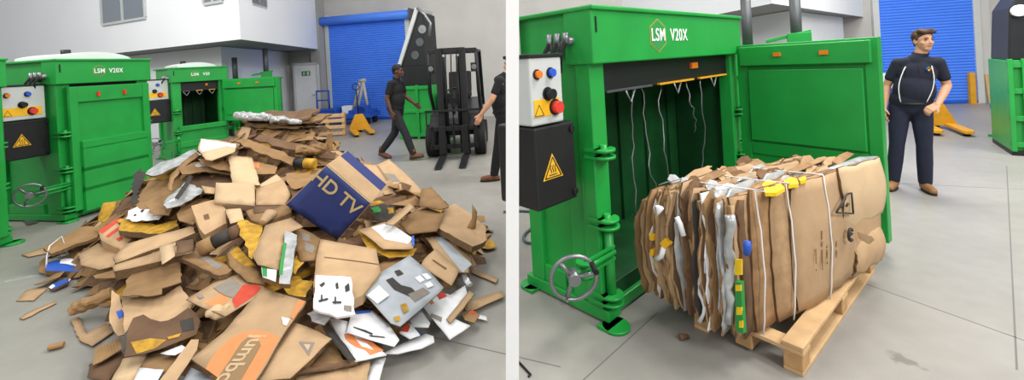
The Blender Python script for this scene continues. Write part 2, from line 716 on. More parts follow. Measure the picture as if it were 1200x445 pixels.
def make_baler(name, loc, adir, w, d, H, label, door_ang, lower_gate=False, door_top=None, model='V20X', box=None, motor=None, cover=True, mark=1.0, wheel_z=.45, group=None, logo=True, hdr=.32, tsize=.16, tpos=.0, doorw=None, seam=.62):
    rz = math.atan2(adir[1], adir[0])
    e = empty(name, loc, rz, label, 'baler', group)
    h2 = w / 2
    base = .09
    top = H - hdr
    # side walls with a folded rib
    for s in (-1, 1):
        k = MB()
        k.box(s * h2 - .012 * (s < 0) - .012, s * h2 + .012, .1, d, base, H - .05)
        k.box(s * (h2 + .03) - .03, s * (h2 + .03) + .03, d - .12, d, base, H)
        k.box(s * (h2 + .025) - .025, s * (h2 + .025) + .025, .3, d - .12, base, base + .12)
        k.box(s * (h2 + .025) - .025, s * (h2 + .025) + .025, .1, d - .12, H * .55, H * .55 + .1)
        k.build('side_wall', GREEN, e, .006)
        p = MB()
        p.box(s * (h2 - .005) - .075, s * (h2 - .005) + .075, -.02, .1, base, top + .02)
        p.box(s * (h2 + .03) - .03, s * (h2 + .03) + .03, .1, .22, base, top + .1)
        p.build('corner_post', GREEN, e, .008)
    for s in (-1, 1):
        MB().box(s * (h2 - .03) - .012, s * (h2 - .03) + .012, .11, d - .04, base + .1, top).build('shade_liner', DGREEN, e)  # added liners, their dark colour shades the chamber sides
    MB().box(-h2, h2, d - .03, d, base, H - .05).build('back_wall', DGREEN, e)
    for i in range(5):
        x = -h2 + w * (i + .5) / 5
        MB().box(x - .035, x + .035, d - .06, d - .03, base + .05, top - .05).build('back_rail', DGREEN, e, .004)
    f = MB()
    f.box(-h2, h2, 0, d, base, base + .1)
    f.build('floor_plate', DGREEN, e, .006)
    s_ = MB()
    for s in (-1, 1):
        s_.box(s * h2 - .07, s * h2 + .07, -.06, d + .05, .015, base)
        for y in (-.1, d + .02):
            ft = MB()
            ft.cyl((s * (h2 + .05), y, 0), (s * (h2 + .05), y, .02), .085, seg=18)
            ft.box(s * (h2 + .05) - .085, s * (h2 + .05) + .085, y + (0 if y < 0 else -.08), y + (.08 if y < 0 else 0), 0, .02)
            ft.build('foot_plate', GREEN, e)
    s_.box(-h2, h2, -.03, .05, .015, base)
    s_.box(-h2, h2, d - .05, d, .015, base)
    s_.build('base_frame', GREEN, e, .006)
    # header beam
    k = MB()
    k.box(-h2 - .09, h2 + .09, -.07, .16, top, H)
    k.box(-h2 - .1, h2 + .1, -.09, d + .03, H - .02, H + .012)
    k.box(-h2 - .06, -h2 + .03, .16, d, top + .02, H)
    k.box(h2 - .03, h2 + .06, .16, d, top + .02, H)
    hd = k.build('header_beam', GREEN, e, .01)
    sl = MB()
    sl.box(-h2 - .055, -h2 - .04, -.0745, -.07, H - .16, H - .06)
    sl.build('slot', BLACK, hd)
    zc = H - hdr * .5
    M0 = Matrix.Translation((tpos * w, -.0725, zc))
    if logo:
        hx = MB()
        q = tsize * .95
        hexa = [(math.sin(PI / 3 * i) * q, -.071, math.cos(PI / 3 * i) * q * .95) for i in range(6)]
        hexi = [(x * .93, -.0725, z * .93) for x, y, z in hexa]
        T = Matrix.Translation((tpos * w - tsize * 1.15, 0, zc))
        hx.prism(hexa, (0, -.001, 0), 0, T)
        hx.prism(hexi, (0, -.001, 0), 1, T)
        hx.build('hexagon_badge', [mat('logo gold', '#a99a3c', .5), mat('logo green', '#2f8f45', .5)], hd)
        text('lettering', 'LSM', tsize * .95, Matrix.Translation((tpos * w - tsize * 1.15, -.075, zc)) @ FRONT, WHITEP, hd, bold=.0012, sx=.85)
        text('lettering', model, tsize * .95, Matrix.Translation((tpos * w + tsize * 1.15, -.073, zc)) @ FRONT, WHITEP, hd, bold=.0012, sx=.85)
    # press platen under the header, with yellow edged shoes
    k = MB()
    k.box(-h2 + .04, h2 - .04, .02, d - .08, top - .2, top + .02)
    pl = k.build('press_platen', BLACK, e, .008)
    for i in range(3):
        x = -h2 + .12 + i * (w - .15) / 3
        b_ = MB()
        b_.box(x, x + (w - .5) / 3, -.01, .02, top - .2, top - .185)
        b_.build('wire_guide', [DSTEEL, YELP, YELP][i], pl, .002)
        c_ = MB()
        xm = x + (w - .5) / 6
        c_.tube([(xm - .06, 0, top - .2), (xm, 0, top - .29), (xm + .06, 0, top - .2)], .008, 6)
        c_.build('guide_hook', STEEL, pl)
    rp = MB()
    rp.box(w * .12, w * .17, -.0, .02, top - .1, top - .05)
    rp.build('amber_reflector', LEDAMB, pl)
    # door
    doorw = doorw or w
    zt = door_top or (top - .01)
    if door_ang is not None:
        z0 = .75 if lower_gate else base + .02
        dd = door_panel(e, doorw, z0, zt, z0 + (.08 if lower_gate else seam), 0 if lower_gate else 3, door_ang, h2)
        for fx in (.35, .68):
            pins = MB()
            pins.box(doorw * fx - .015, doorw * fx + .015, .055, .08, zt - .14, zt - .08)
            pins.build('door_reflector', REDB, dd)
            MB().box(doorw * fx - .03, doorw * fx + .03, -.09, -.072, zt - .12, zt - .085).build('door_reflector', LEDAMB, dd)
    if lower_gate:
        g = MB()
        g.box(-h2, h2, -.07, -.03, base, .74)
        g.box(-h2, h2, -.12, -.07, .64, .74)
        g.box(-h2, h2, -.1, -.07, .3, .42)
        g.build('lower_gate', GREEN, e, .006)
    zs = [.12, H * .3, H * .52]
    for z in zs:
        for x, r in ((-h2 - .01, .075), (h2 + .01, .06)):
            l = MB()
            lug(l, x, z, r)
            l.build('hinge_lug', GREEN, e)
    pn = MB()
    pn.cyl((-h2 - .01, -.05, .12), (-h2 - .01, -.05, H * .3), .03, seg=14)
    pn.build('hinge_pin', GREEN, e)
    b_ = MB()
    b_.box(-h2 - .3, -h2, -.09, -.075, wheel_z - .045, wheel_z - .03)
    b_.box(-h2 - .3, -h2, -.09, -.075, wheel_z + .03, wheel_z + .045)
    b_.cyl((-h2 - .3, -.08, wheel_z - .045), (-h2 - .3, -.08, wheel_z - .03), .05)
    b_.cyl((-h2 - .3, -.08, wheel_z + .03), (-h2 - .3, -.08, wheel_z + .045), .05)
    b_.cyl((-h2 - .40, -.08, wheel_z), (-h2, -.08, wheel_z), .018, seg=10)
    b_.build('latch_arm', GREEN, e)
    hand_wheel(e, (-h2 - .42, -.1, wheel_z), .13)
    bx = box or (-.55, -.1, .1, .32, 1.32, 1.72)
    control_box(e, -h2 + bx[0], -h2 + bx[1], bx[2], bx[3], bx[4], bx[5])
    mo = motor or (-.5, -.06, .12, .4, .85, 1.31)
    mc_ = MB().box(-h2 + mo[0], -h2 + mo[1], mo[2], mo[3], mo[4], mo[5]).build('motor_cover', BLACK, e, .015)
    warning_triangle(mc_, (-h2 + mo[0] * .62 + mo[1] * .38, mo[2] - .002, mo[4] + (mo[5] - mo[4]) * .45), .17 * mark)
    for z in (.1, .9):
        bo = MB()
        bo.cyl((-h2 + mo[1] - .03, mo[2] - .015, mo[4] + (mo[5] - mo[4]) * z), (-h2 + mo[1] - .03, mo[2], mo[4] + (mo[5] - mo[4]) * z), .02, seg=10)
        bo.build('cover_bolt', BLACK2, mc_)
    # hydraulic fittings high on the left side
    for i in range(3):
        hs = MB()
        y = .1 + i * .07
        hs.cyl((-h2 - .02, y, H - .2 - i * .02), (-h2 - .14, y, H - .2 - i * .02), .028, seg=12)
        hs.cyl((-h2 - .14, y, H - .22 - i * .02), (-h2 - .14, y, H - .15), .022, seg=12)
        hs.tube([(-h2 - .14, y, H - .2), (-h2 - .2, y, H - .28), (-h2 - .19, y + .02, H - .4), (-h2 - .15, y + .05, bx[5])], .014, 8, 1)
        hs.build('hydraulic_hose', [STEEL, RUBBER], e)
    if cover:
        cv = bmesh.new()
        mb = MB()
        n = 14
        mb.prism([(-h2 * .85 + w * .85 * i / n, .05, H + .012 + .1 * math.sin(PI * min(1, .08 + i / n * .92)) ** .6) for i in range(n + 1)] + [(h2 * .85, .05, H + .012), (-h2 * .85, .05, H + .012)], (0, d * .8, 0))
        mb.build('cylinder_cover', mat('white cover', '#e4e6e8', .5, var=.05), e)
        MB().cyl((-h2 * .45, d * .3, H + .05), (-h2 * .45, d * .3, H + .15), .05, seg=14).build('filler_cap', BLACK, e)
    return e


def norm2(a, b):
    d = Vector((b[0] - a[0], b[1] - a[1]))
    return d.length, d.normalized()



def press_cylinder(parent, x, y, z0, z1, br=True):
    """upright grey ram with a green bracket on top of a baler"""
    MB().cyl((x, y, z0), (x, y, z1), .06, seg=18).build('press_ram', DSTEEL, parent)
    if br:
        k = MB()
        k.prism([(x - .32, y - .1, z0 + .07), (x + .14, y - .1, z0 + .16), (x + .14, y - .1, z0 + .2), (x - .32, y - .1, z0 + .11)], (0, .2, 0))
        k.box(x - .1, x + .14, y - .12, y - .02, z0, z0 + .17)
        k.build('ram_bracket', GREEN, parent, .006)


# the big open baler on the right
RA = ground(712, 372)
RB = Vector((2.18, 4.25, 0))
rw, ra = norm2(RA, RB)
rmid = (RA + RB) / 2


def ang_for(a, d):
    return (math.atan2(d[1], d[0]) - math.atan2(a[1], a[0]) - PI) % (2 * PI)


DR = Vector((.69, -.93))
baler_r = make_baler('cardboard_baler', rmid, ra, rw, .62, 2.0,
                     'big green baler standing open behind the strapped cardboard bale', ang_for(ra, DR), model='V20X',
                     box=(-.56, -.29, .02, .22, 1.31, 1.7), motor=(-.54, -.19, .03, .36, .82, 1.3), cover=False, tsize=.14, tpos=-.11, doorw=1.08, door_top=1.72, seam=.66, hdr=.36)
h2 = rw / 2
for i, x in enumerate((-.62, -.45, -.2, .25, .5)):
    rr = random.Random(i)
    P = []
    for k in range(14):
        t = k / 13
        P.append((x + .05 * math.sin(t * 5 + i) + .03 * rr.uniform(-1, 1) + (.12 * t if i % 2 else .02), .06 + .04 * math.sin(t * 4 + i), 1.46 - t * (1.0 if i != 3 else .5)))
    MB().tube(P, .006, 6).build('baling_wire', STEEL, baler_r)
# another baler behind the open door: only its rams and bracket show
b2 = make_baler('cardboard_baler', Vector((3.25, 5.25, 0)), Vector((.86, -.5)), .95, .5, 1.66, 'green baler behind the open door, two grey rams rising above it', None, box=(-.3, -.06, .1, .3, 1.0, 1.3), motor=(-.3, -.05, .12, .34, .6, .99), cover=False, logo=False)
press_cylinder(b2, -.3, .1, 1.67, 2.33, False)
press_cylinder(b2, .22, .0, 1.67, 2.33, True)

# the row along the left wall
L1A = ground(80, 258)
l1w, l1a = norm2(L1A, ground(173, 229))
baler_l = make_baler('cardboard_baler', L1A + Vector((l1a.x, l1a.y, 0)) * l1w / 2, l1a, l1w, 1.0, 2.03, 'closed green baler on the left, white cover on top, ribbed door', 0.0, door_top=1.68, tsize=.09, tpos=.0, hdr=.31, seam=.85)
L0B = ground(12, 284)
baler_0 = make_baler('cardboard_baler', L0B - Vector((l1a.x, l1a.y, 0)) * (l1w / 2 + .08), l1a, l1w, 1.0, 2.03, 'green baler cut off by the left edge of the picture', 0.0, door_top=1.68, tsize=.09, hdr=.31, seam=.85)
L2A = ground(211, 190)
l2w, l2a = norm2(L2A, ground(265, 180))
l2mid = L2A + Vector((l2a.x, l2a.y, 0)) * l2w / 2
d2 = Vector((1.5, -.35))
baler_2 = make_baler('cardboard_baler', l2mid, l2a, l2w, .95, 1.95, 'open green baler with a dark empty chamber, second from the left', ang_for(l2a, d2), lower_gate=True, doorw=1.42, door_top=1.66, tsize=.09, hdr=.3, model='V50')
b3 = make_baler('cardboard_baler', at(300, 120, 11.0) * Vector((1, 1, 0)).length / math.sqrt(2) if False else Vector((at(300, 120, 11.0).x, 11.0, 0)), Vector((.94, .34)), .95, .5, 1.62, 'green baler behind the second open door, grey ram and bracket on top', None, box=(-.3, -.06, .1, .3, 1.0, 1.3), motor=(-.3, -.05, .12, .34, .6, .99), cover=False, logo=False)
press_cylinder(b3, .25, .1, 1.63, 2.4, True)
press_cylinder(b3, -.45, .1, 1.63, 2.2, False)


# ------------------------------------------------------------------ the cardboard heap: a height field through points read off the photo
def rbf_setup():
    P = []

    def fl(px, py):
        g = ground(px, py)
        P.append((g.x, g.y, 0.0))

    def pt(px, py, Y):
        g = at(px, py, Y)
        P.append((g.x, g.y, max(0, g.z)))
    for q in ((575, 292), (592, 335), (575, 385), (512, 412), (462, 440), (600, 300), (560, 430), (100, 441), (80, 392), (118, 402), (45, 318), (22, 298), (90, 255), (20, 360), (60, 420), (30, 280), (620, 350)):
        fl(*q)
    for q in ((310, 140, 5.0), (345, 140, 5.0), (380, 165, 4.9), (285, 145, 4.95), (240, 172, 4.7), (172, 202, 4.7), (440, 198, 4.5), (500, 227, 4.15), (545, 255, 3.95),
              (350, 240, 3.75), (300, 300, 3.1), (300, 380, 2.6), (300, 440, 2.25), (200, 300, 3.35), (180, 360, 2.85), (150, 270, 3.95), (440, 350, 2.75), (500, 300, 3.35),
              (400, 300, 3.2), (250, 230, 4.0), (200, 420, 2.42), (380, 440, 2.24), (400, 390, 2.5), (120, 300, 3.7), (150, 330, 3.25), (300, 200, 4.45), (430, 240, 3.95), (540, 290, 3.55), (520, 340, 3.05), (480, 390, 2.62), (130, 360, 3.0)):
        pt(*q)
    for x, y in ((-3.4, 6.3), (-2.4, 6.2), (-1.4, 5.6), (-.5, 4.9), (-4.6, 5.8), (-1.0, 1.6), (-2.2, 1.5), (-3.2, 2.0), (-5.6, 5.0), (.2, 4.0), (.2, 2.6), (-5.8, 3.2)):
        P.append((x, y, 0.0))
    P = np.array(P)
    X = P[:, :2]

    def k(d):
        return np.where(d > 1e-9, d * d * np.log(d + 1e-12), 0)
    D = np.linalg.norm(X[:, None] - X[None], axis=2)
    n = len(P)
    A = np.zeros((n + 3, n + 3))
    A[:n, :n] = k(D) + np.eye(n) * .02
    A[:n, n] = 1
    A[:n, n + 1:] = X
    A[n:, :n] = A[:n, n:].T
    w = np.linalg.solve(A, np.concatenate([P[:, 2], np.zeros(3)]))

    def H(x, y):
        d = np.hypot(X[:, 0] - x, X[:, 1] - y)
        return max(0.0, float(w[:n] @ k(d) + w[n] + w[n + 1] * x + w[n + 2] * y))
    return H


HF = rbf_setup()
_hc = {}


def hit(px, py, lift=0.0):
    """where the sight line through a pixel meets the heap (or the floor)"""
    u, v = uv(px, py)
    Y = 1.7
    prev = None
    while Y < 7.5:
        x, z = u * Y / F, CAMH - v * Y / F
        g = HF(x, Y) + lift - z
        if g >= 0:
            if prev is not None:
                Y0, g0 = prev
                Y = Y0 + (Y - Y0) * (-g0) / (g - g0 + 1e-9)
            return Vector((u * Y / F, Y, CAMH - v * Y / F))
        prev = (Y, g)
        Y += .03
    return None


def hitF(px, py, lift=0.0, Yfb=4.8):
    h = hit(px, py, lift)
    return h if h is not None else at(px, py, Yfb)


def fit_plane(pts, steep=None):
    c = sum(pts, Vector()) / len(pts)
    A = np.array([[p.x - c.x, p.y - c.y, 1] for p in pts])
    b = np.array([p.z - c.z for p in pts])
    # ridge keeps nearly collinear outlines calm
    W = A.T @ A + np.diag([.02, .02, 1e-6]) * len(pts)
    s = np.linalg.solve(W, A.T @ b)
    n = Vector((-s[0], -s[1], 1)).normalized()
    return c, n


def ray_plane(px, py, c, n):
    u, v = uv(px, py)
    d = Vector((u / F, 1, -v / F))
    o = Vector((0, 0, CAMH))
    return o + d * (n.dot(c - o) / n.dot(d))


ORDER = [0]


def sheet_mesh(poly2, thick, wr, torn, seed, bend=0.0, bend_dir=0.0, step=.05, creases=()):
    """poly2: 2D outline in metres. returns verts, faces (top, bottom, rim) of a thick wavy sheet"""
    rr = random.Random(seed)
    out = []
    n = len(poly2)
    for i in range(n):
        a, b = Vector(poly2[i]), Vector(poly2[(i + 1) % n])
        L = (b - a).length
        k = max(1, int(L / step))
        d = (b - a) / max(L, 1e-6)
        nn = Vector((-d.y, d.x))
        for j in range(k):
            p = a + (b - a) * (j / k)
            if j and torn:
                p += nn * rr.uniform(-torn, torn)
            out.append(p)
    xs = [p.x for p in out]
    ys = [p.y for p in out]
    inner = []
    st = step * 1.1
    y = min(ys) + st / 2
    while y < max(ys):
        x = min(xs) + st / 2
        while x < max(xs):
            q = Vector((x + rr.uniform(-.3, .3) * st, y + rr.uniform(-.3, .3) * st))
            if min((q - o).length for o in out) > st * .55:
                inner.append(q)
            x += st
        y += st
    V, E_, Fc, *_ = delaunay_2d_cdt(out + inner, [], [list(range(len(out)))], 1, 1e-6)
    cb, sb = math.cos(bend_dir), math.sin(bend_dir)
    off = Vector((rr.uniform(0, 50), rr.uniform(0, 50), rr.uniform(0, 50)))
    cx, cy = sum(xs) / len(xs), sum(ys) / len(ys)
    size = max(max(xs) - min(xs), max(ys) - min(ys)) + 1e-6

    def h(p):
        z = 0.0
        if wr:
            z += wr * (noise.noise(Vector((p.x * 3.2, p.y * 3.2, 0)) + off) + .6 * noise.noise(Vector((p.x * 9, p.y * 9, 3)) + off))
        t = ((p.x - cx) * cb + (p.y - cy) * sb) / size
        z += bend * 4 * t * t
        return z
    return V, Fc, h


def boundary(faces):
    cnt = {}
    for f in faces:
        for i in range(len(f)):
            a, b = f[i], f[(i + 1) % len(f)]
            cnt[(a, b)] = 1
    return [(a, b) for (a, b) in cnt if (b, a) not in cnt]


def add_sheet(bm, M, poly2, thick, wr=.006, torn=.0, seed=0, bend=0.0, bend_dir=0.0, step=.05, mi=0, mi_edge=1, box=None):
    """appends a thick wavy sheet in the plane of matrix M (local z = outward). thick extends downwards. box: extra depth of side walls"""
    V, Fc, h = sheet_mesh(poly2, thick, wr, torn, seed, bend, bend_dir, step)
    top = [bm.verts.new(M @ Vector((p.x, p.y, h(p)))) for p in V]
    bot = [bm.verts.new(M @ Vector((p.x, p.y, h(p) * (0.5 if thick > .05 else 1) - thick))) for p in V]
    for f in Fc:
        try:
            q = bm.faces.new([top[i] for i in f])
            q.material_index = mi
            q.smooth = wr < .012
            q = bm.faces.new([bot[i] for i in reversed(f)])
            q.material_index = mi
        except ValueError:
            pass
    for a, b in boundary(Fc):
        try:
            q = bm.faces.new((top[b], top[a], bot[a], bot[b]))
            q.material_index = mi_edge
        except ValueError:
            pass
    return h


def piece(name, label, poly, material, lift=None, thick=.006, wr=.005, torn=.004, cat='cardboard', prints=(), group=None, bend=0.0, bend_dir=0.0, edge=None, Ys=None, nrm=None, writing=(), step=.05, parent=None, floor=False, mats=(), tags=True, base_off=0.0, nblend=0.0):
    """a flat or box-like piece whose outline is read off the photo, standing at its own distance on the heap"""
    ORDER[0] += 1
    seed = ORDER[0] * 13 + 5
    if lift is None:
        lift = .02
    if Ys:
        pts = [at(p[0], p[1], y) for p, y in zip(poly, Ys)]
    elif floor:
        pts = [ground(p[0], p[1], lift) for p in poly]
    else:
        pts = [hitF(p[0], p[1], lift) for p in poly]
    if floor:
        c, n = sum(pts, Vector()) / len(pts), Vector((0, 0, 1))
    elif nrm is not None:
        c, n = sum(pts, Vector()) / len(pts), Vector(nrm).normalized()
    else:
        c, n = fit_plane(pts)
        # keep the plane turned towards the eye enough that the outline does not stretch out
        eye = (Vector((0, 0, CAMH)) - c).normalized()
        k = 0
        while n.dot(eye) < .32 and k < 12:
            n = (n + eye * .12).normalized()
            k += 1
        if nblend:
            n = (n * (1 - nblend) + eye * nblend).normalized()
    pts = [ray_plane(p[0], p[1], c, n) for p in poly]
    if (pts[1] - pts[0]).length < 1e-6:
        return None
    ex = (pts[1] - pts[0])
    ex = (ex - n * ex.dot(n)).normalized()
    ey = n.cross(ex)
    M = Matrix(((ex.x, ey.x, n.x, c.x), (ex.y, ey.y, n.y, c.y), (ex.z, ey.z, n.z, c.z), (0, 0, 0, 1)))
    Mi = M.inverted()
    L = Matrix(((ex.x, ey.x, n.x, 0), (ex.y, ey.y, n.y, 0), (ex.z, ey.z, n.z, 0), (0, 0, 0, 1)))

    def flat(pl):
        o = []
        for p in pl:
            q = Mi @ ray_plane(p[0], p[1], c, n)
            o.append(Vector((q.x, q.y)))
        return o
    p2 = flat(poly)
    area_ = sum(p2[i].x * p2[(i + 1) % len(p2)].y - p2[(i + 1) % len(p2)].x * p2[i].y for i in range(len(p2)))
    if area_ < 0:
        p2 = p2[::-1]
    bm = bmesh.new()
    add_sheet(bm, Matrix.Identity(4), p2, thick, wr, torn, seed, bend, bend_dir, step)
    mm = [material, edge or CARDEDGE] + [q[1] for q in prints]
    me = bpy.data.meshes.new(name)
    # printed areas: drape a thin skin over the sheet by projecting onto its top
    hfun = sheet_mesh(p2, thick, wr, torn, seed, bend, bend_dir, step)[2]
    for k, q in enumerate(prints):
        pp = flat(q[0])
        a2 = sum(pp[i].x * pp[(i + 1) % len(pp)].y - pp[(i + 1) % len(pp)].x * pp[i].y for i in range(len(pp)))
        if a2 < 0:
            pp = pp[::-1]
        V, Fc, _ = sheet_mesh(pp, 0, 0, q[2] if len(q) > 2 else 0, seed + k, 0, 0, min(step, .04))
        vs = [bm.verts.new((p.x, p.y, hfun(p) + .0018 + .0012 * k)) for p in V]
        for f in Fc:
            try:
                g = bm.faces.new([vs[i] for i in f])
                g.material_index = 2 + k
            except ValueError:
                pass
    bm.normal_update()
    bm.to_mesh(me)
    bm.free()
    for q in mm:
        me.materials.append(q)
    o = bpy.data.objects.new(name, me)
    C.objects.link(o)
    W = Matrix.Translation(c) @ L
    if parent is not None:
        o.parent = parent
        o.matrix_world = W
        o.matrix_parent_inverse = Matrix.Identity(4)
        o.matrix_basis = parent.matrix_basis.inverted() @ W
    else:
        o.matrix_basis = W
        if tags:
            tag(o, label, cat, group)
    for body, tp, size, ang, tm in writing:
        q = flat([tp])[0]
        q2 = flat([(tp[0] + math.cos(ang), tp[1] + math.sin(ang))])[0]
        d = (q2 - q).normalized()
        T = Matrix.Translation((q.x, q.y, hfun(q) + .004)) @ Matrix.Rotation(math.atan2(d.y, d.x), 4, 'Z')
        text('lettering', body, size, T, tm, o, extrude=.0015, bold=.002)
    return o


# ---- the uncountable crumpled scraps that fill the heap
hb = bmesh.new()
rr = random.Random(3)
# a low lumpy core of crushed board, under everything else
cs = .09
grid = {}
xs = np.arange(-5.4, .3, cs)
ys = np.arange(1.7, 6.2, cs)
for i, x in enumerate(xs):
    for j, y in enumerate(ys):
        z = HF(x, y)
        if z > .1:
            zz = z - .09 - .06 * rr.random() + .05 * noise.noise(Vector((x * 4, y * 4, 0)))
            grid[i, j] = hb.verts.new((x + rr.uniform(-.03, .03), y + rr.uniform(-.03, .03), max(.003, zz)))
for (i, j), v in list(grid.items()):
    q = [(i, j), (i + 1, j), (i + 1, j + 1), (i, j + 1)]
    if all(k in grid for k in q):
        hb.faces.new([grid[k] for k in q])
for f in hb.faces:
    f.material_index = 0 if rr.random() < .6 else 1
for t in range(1100):
    x, y = rr.uniform(-5.2, .1), rr.uniform(1.75, 5.6)
    z = HF(x, y)
    if z < .13:
        continue
    e = .08
    n = Vector((HF(x - e, y) - HF(x + e, y), HF(x, y - e) - HF(x, y + e), 2 * e)).normalized()
    n = (n + Vector((rr.uniform(-.5, .5), rr.uniform(-.5, .5), rr.uniform(-.2, .3)))).normalized()
    a = n.orthogonal().normalized()
    a = Matrix.Rotation(rr.uniform(0, 6.3), 3, n) @ a
    b = n.cross(a)
    w_, l_ = rr.uniform(.03, .1), rr.uniform(.06, .17)
    c = Vector((x, y, max(.02, z - .085 - .04 * rr.random())))
    mi = rr.choice((0, 0, 0, 0, 1, 1, 1, 1, 2, 2, 3))
    k = rr.uniform(-.04, .05)
    pts = [c - a * l_ - b * w_ + n * k, c - b * w_ * rr.uniform(.7, 1.2), c + a * l_ - b * w_ * .9 - n * k, c + a * l_ * .9 + b * w_ + n * k, c + b * w_ * rr.uniform(.8, 1.2) + n * .02, c - a * l_ + b * w_ * .8]
    pts = [Vector((p.x, p.y, max(.004, p.z))) for p in pts]
    A = [hb.verts.new(p) for p in pts]
    B = [hb.verts.new(p - n * .005) for p in pts]
    for f in ((0, 1, 4, 5), (1, 2, 3, 4)):
        hb.faces.new([A[i] for i in f]).material_index = mi
        hb.faces.new([B[i] for i in reversed(f)]).material_index = mi
    for i in range(6):
        hb.faces.new((A[(i + 1) % 6], A[i], B[i], B[(i + 1) % 6])).material_index = 1
me = bpy.data.meshes.new('cardboard_scraps')
hb.to_mesh(me)
hb.free()
for q in (BROWN2, BROWN, TAN, YELPR, PAPER):  # dark browns lead, so gap shade is painted into the scraps
    me.materials.append(q)
heap = bpy.data.objects.new('cardboard_scraps', me)
C.objects.link(heap)
tag(heap, 'crushed brown cardboard scraps filling the inside of the loose heap', 'cardboard scraps', kind='stuff')


# ------------------------------------------------------------------ pieces of the heap, back to front
# stack of flattened sheets on the far ridge
def ridge_sheet(i, px0, px1, py, Y, dep, material, label, name='cardboard_sheet', th=.012, yaw=0.0, tilt=0.0, wr=.02, pitch=.12, group=None, cat='cardboard'):
    a, b = at(px0, py, Y), at(px1, py + tilt, Y + yaw)
    ex = (b - a).normalized()
    ey = Vector((-ex.y, ex.x, 0)).normalized() * math.cos(pitch) + Vector((0, 0, 1)) * math.sin(pitch)
    n = ex.cross(ey).normalized()
    w_ = (b - a).length
    r_ = random.Random(i * 7 + 1)
    pl = [Vector((0, r_.uniform(-.03, .03))), Vector((w_ * .5, r_.uniform(-.05, .02))), Vector((w_, r_.uniform(-.03, .05))), Vector((w_ * r_.uniform(.9, 1.02), dep)), Vector((w_ * .45, dep + r_.uniform(-.05, .05))), Vector((w_ * r_.uniform(0, .1), dep * r_.uniform(.85, 1.05)))]
    M = frame((0, 0, 0), ex, ey)
    bm = bmesh.new()
    add_sheet(bm, M, pl, th, wr, .02, i * 3 + 2, r_.uniform(-.03, .03), 0, .07)
    me = bpy.data.meshes.new(name)
    bm.normal_update()
    bm.to_mesh(me)
    bm.free()
    me.materials.append(material)
    me.materials.append(CARDEDGE if material not in (FILM,) else FILM)
    o = bpy.data.objects.new(name, me)
    C.objects.link(o)
    o.location = a
    tag(o, label, cat, group)
    return o


RG = 'flattened sheets stacked on the far ridge'
RL = 'flattened brown cardboard sheet stacked on the far ridge of the heap'  # darker browns below paint in the stack's deeper shading
for i, (x0, x1, y, Y, dep, mt, yaw, tilt) in enumerate((
        (300, 372, 205, 4.55, .5, BROWN2, .1, 6), (292, 352, 212, 4.45, .4, BROWN, .1, 8), (318, 392, 196, 4.6, .6, BROWN2, .15, 2),
        (296, 345, 190, 4.62, .5, BROWN2, .1, 8), (300, 391, 186, 4.7, .6, BROWN, .2, 4), (290, 350, 183, 4.7, .6, BROWN2, 0, 6),
        (286, 380, 176, 4.78, .6, BROWN2, .1, 5), (300, 388, 171, 4.8, .6, BROWN, .1, 9), (283, 352, 170, 4.82, .6, BROWN2, .05, 4),
        (281, 346, 163, 4.85, .6, BROWN, 0, 3), (292, 358, 160, 4.86, .6, BROWN2, 0, 2), (284, 340, 155, 4.88, .6, BROWN2, .0, 1),
        (288, 350, 150, 4.9, .6, BROWN2, .0, 0), (283, 366, 145, 4.9, .6, BROWN, .0, -1), (290, 355, 141, 4.92, .55, BROWN2, 0, 1))):
    ridge_sheet(i, x0, x1, y, Y, dep, mt, RL, yaw=yaw, tilt=tilt, group=RG, wr=.045, th=.022, pitch=.02 + .05 * (i % 3))
ridge_sheet(41, 272, 344, 163, 4.55, .1, BROWN, 'long curved brown cardboard strip sloping down the front of the ridge stack', 'cardboard_strip', .02, -.15, 31, .02, .4)
ridge_sheet(43, 296, 392, 164, 4.6, .12, BROWN2, 'long brown strip sloping right across the ridge stack', 'cardboard_strip', .02, 0, 22, .03, .4)


def roll(name, label, a, b, r0, r1, material, cat, lumps=.2, seed=1, seg=18, n=26, caps=None, parent=None):
    k = MB()
    a, b = Vector(a), Vector(b)
    off = Vector((seed * 3.3, seed, 0))
    k.tube([a + (b - a) * (i / n) for i in range(n + 1)], [(r0 + (r1 - r0) * i / n) * (1 if 0 < i < n else .8) for i in range(n + 1)], seg)
    for v in k.bm.verts:
        c = a + (b - a) * max(0, min(1, (v.co - a).dot(b - a) / (b - a).length_squared))
        d = v.co - c
        q = 1 + lumps * 1.5 * noise.noise(v.co * 9 + off) + lumps * 1.0 * noise.noise(v.co * 24 + off)
        v.co = c + Vector((d.x * q, d.y * q, d.z * q * .8))
    for f in k.bm.faces:
        f.smooth = lumps < .12
    o = k.build(name, material, parent)
    if parent is None:
        tag(o, label, cat)
    return o


roll('plastic_bag', 'grey silver plastic film bundled on top of the ridge stack', at(275, 135, 4.85), at(318, 138, 4.9), .045, .06, FILM, 'plastic film', .35, 3)
roll('plastic_bag', 'clear grey plastic sheet rolled at the right of the ridge top', at(318, 139, 4.85), at(354, 143, 4.9), .05, .03, FILM, 'plastic film', .4, 8)
roll('paper_roll', 'crumpled tan paper lying right of the ridge stack', at(349, 176, 4.55), at(384, 172, 4.6), .07, .06, BROWN, 'paper', .5, 5)
piece('cardboard_scrap', 'curled brown flap sticking up at the right of the ridge stack', [(380, 172), (384, 157), (389, 156), (390, 172), (386, 181)], BROWN, Ys=[4.6, 4.62, 4.62, 4.6, 4.6], nrm=(.1, -1, .2), wr=.02)
tp = empty('tape_roll', at(357, 190, 4.4), 0, 'black and yellow tube lying in the front of the ridge stack', 'tube')
MB().cyl((-.1, 0, 0), (.0, 0, -.01), .05, seg=18).build('black_end', BLACK, tp)
MB().cyl((0, 0, -.01), (.11, 0, -.02), .052, seg=18).build('yellow_wrap', YELPR, tp)
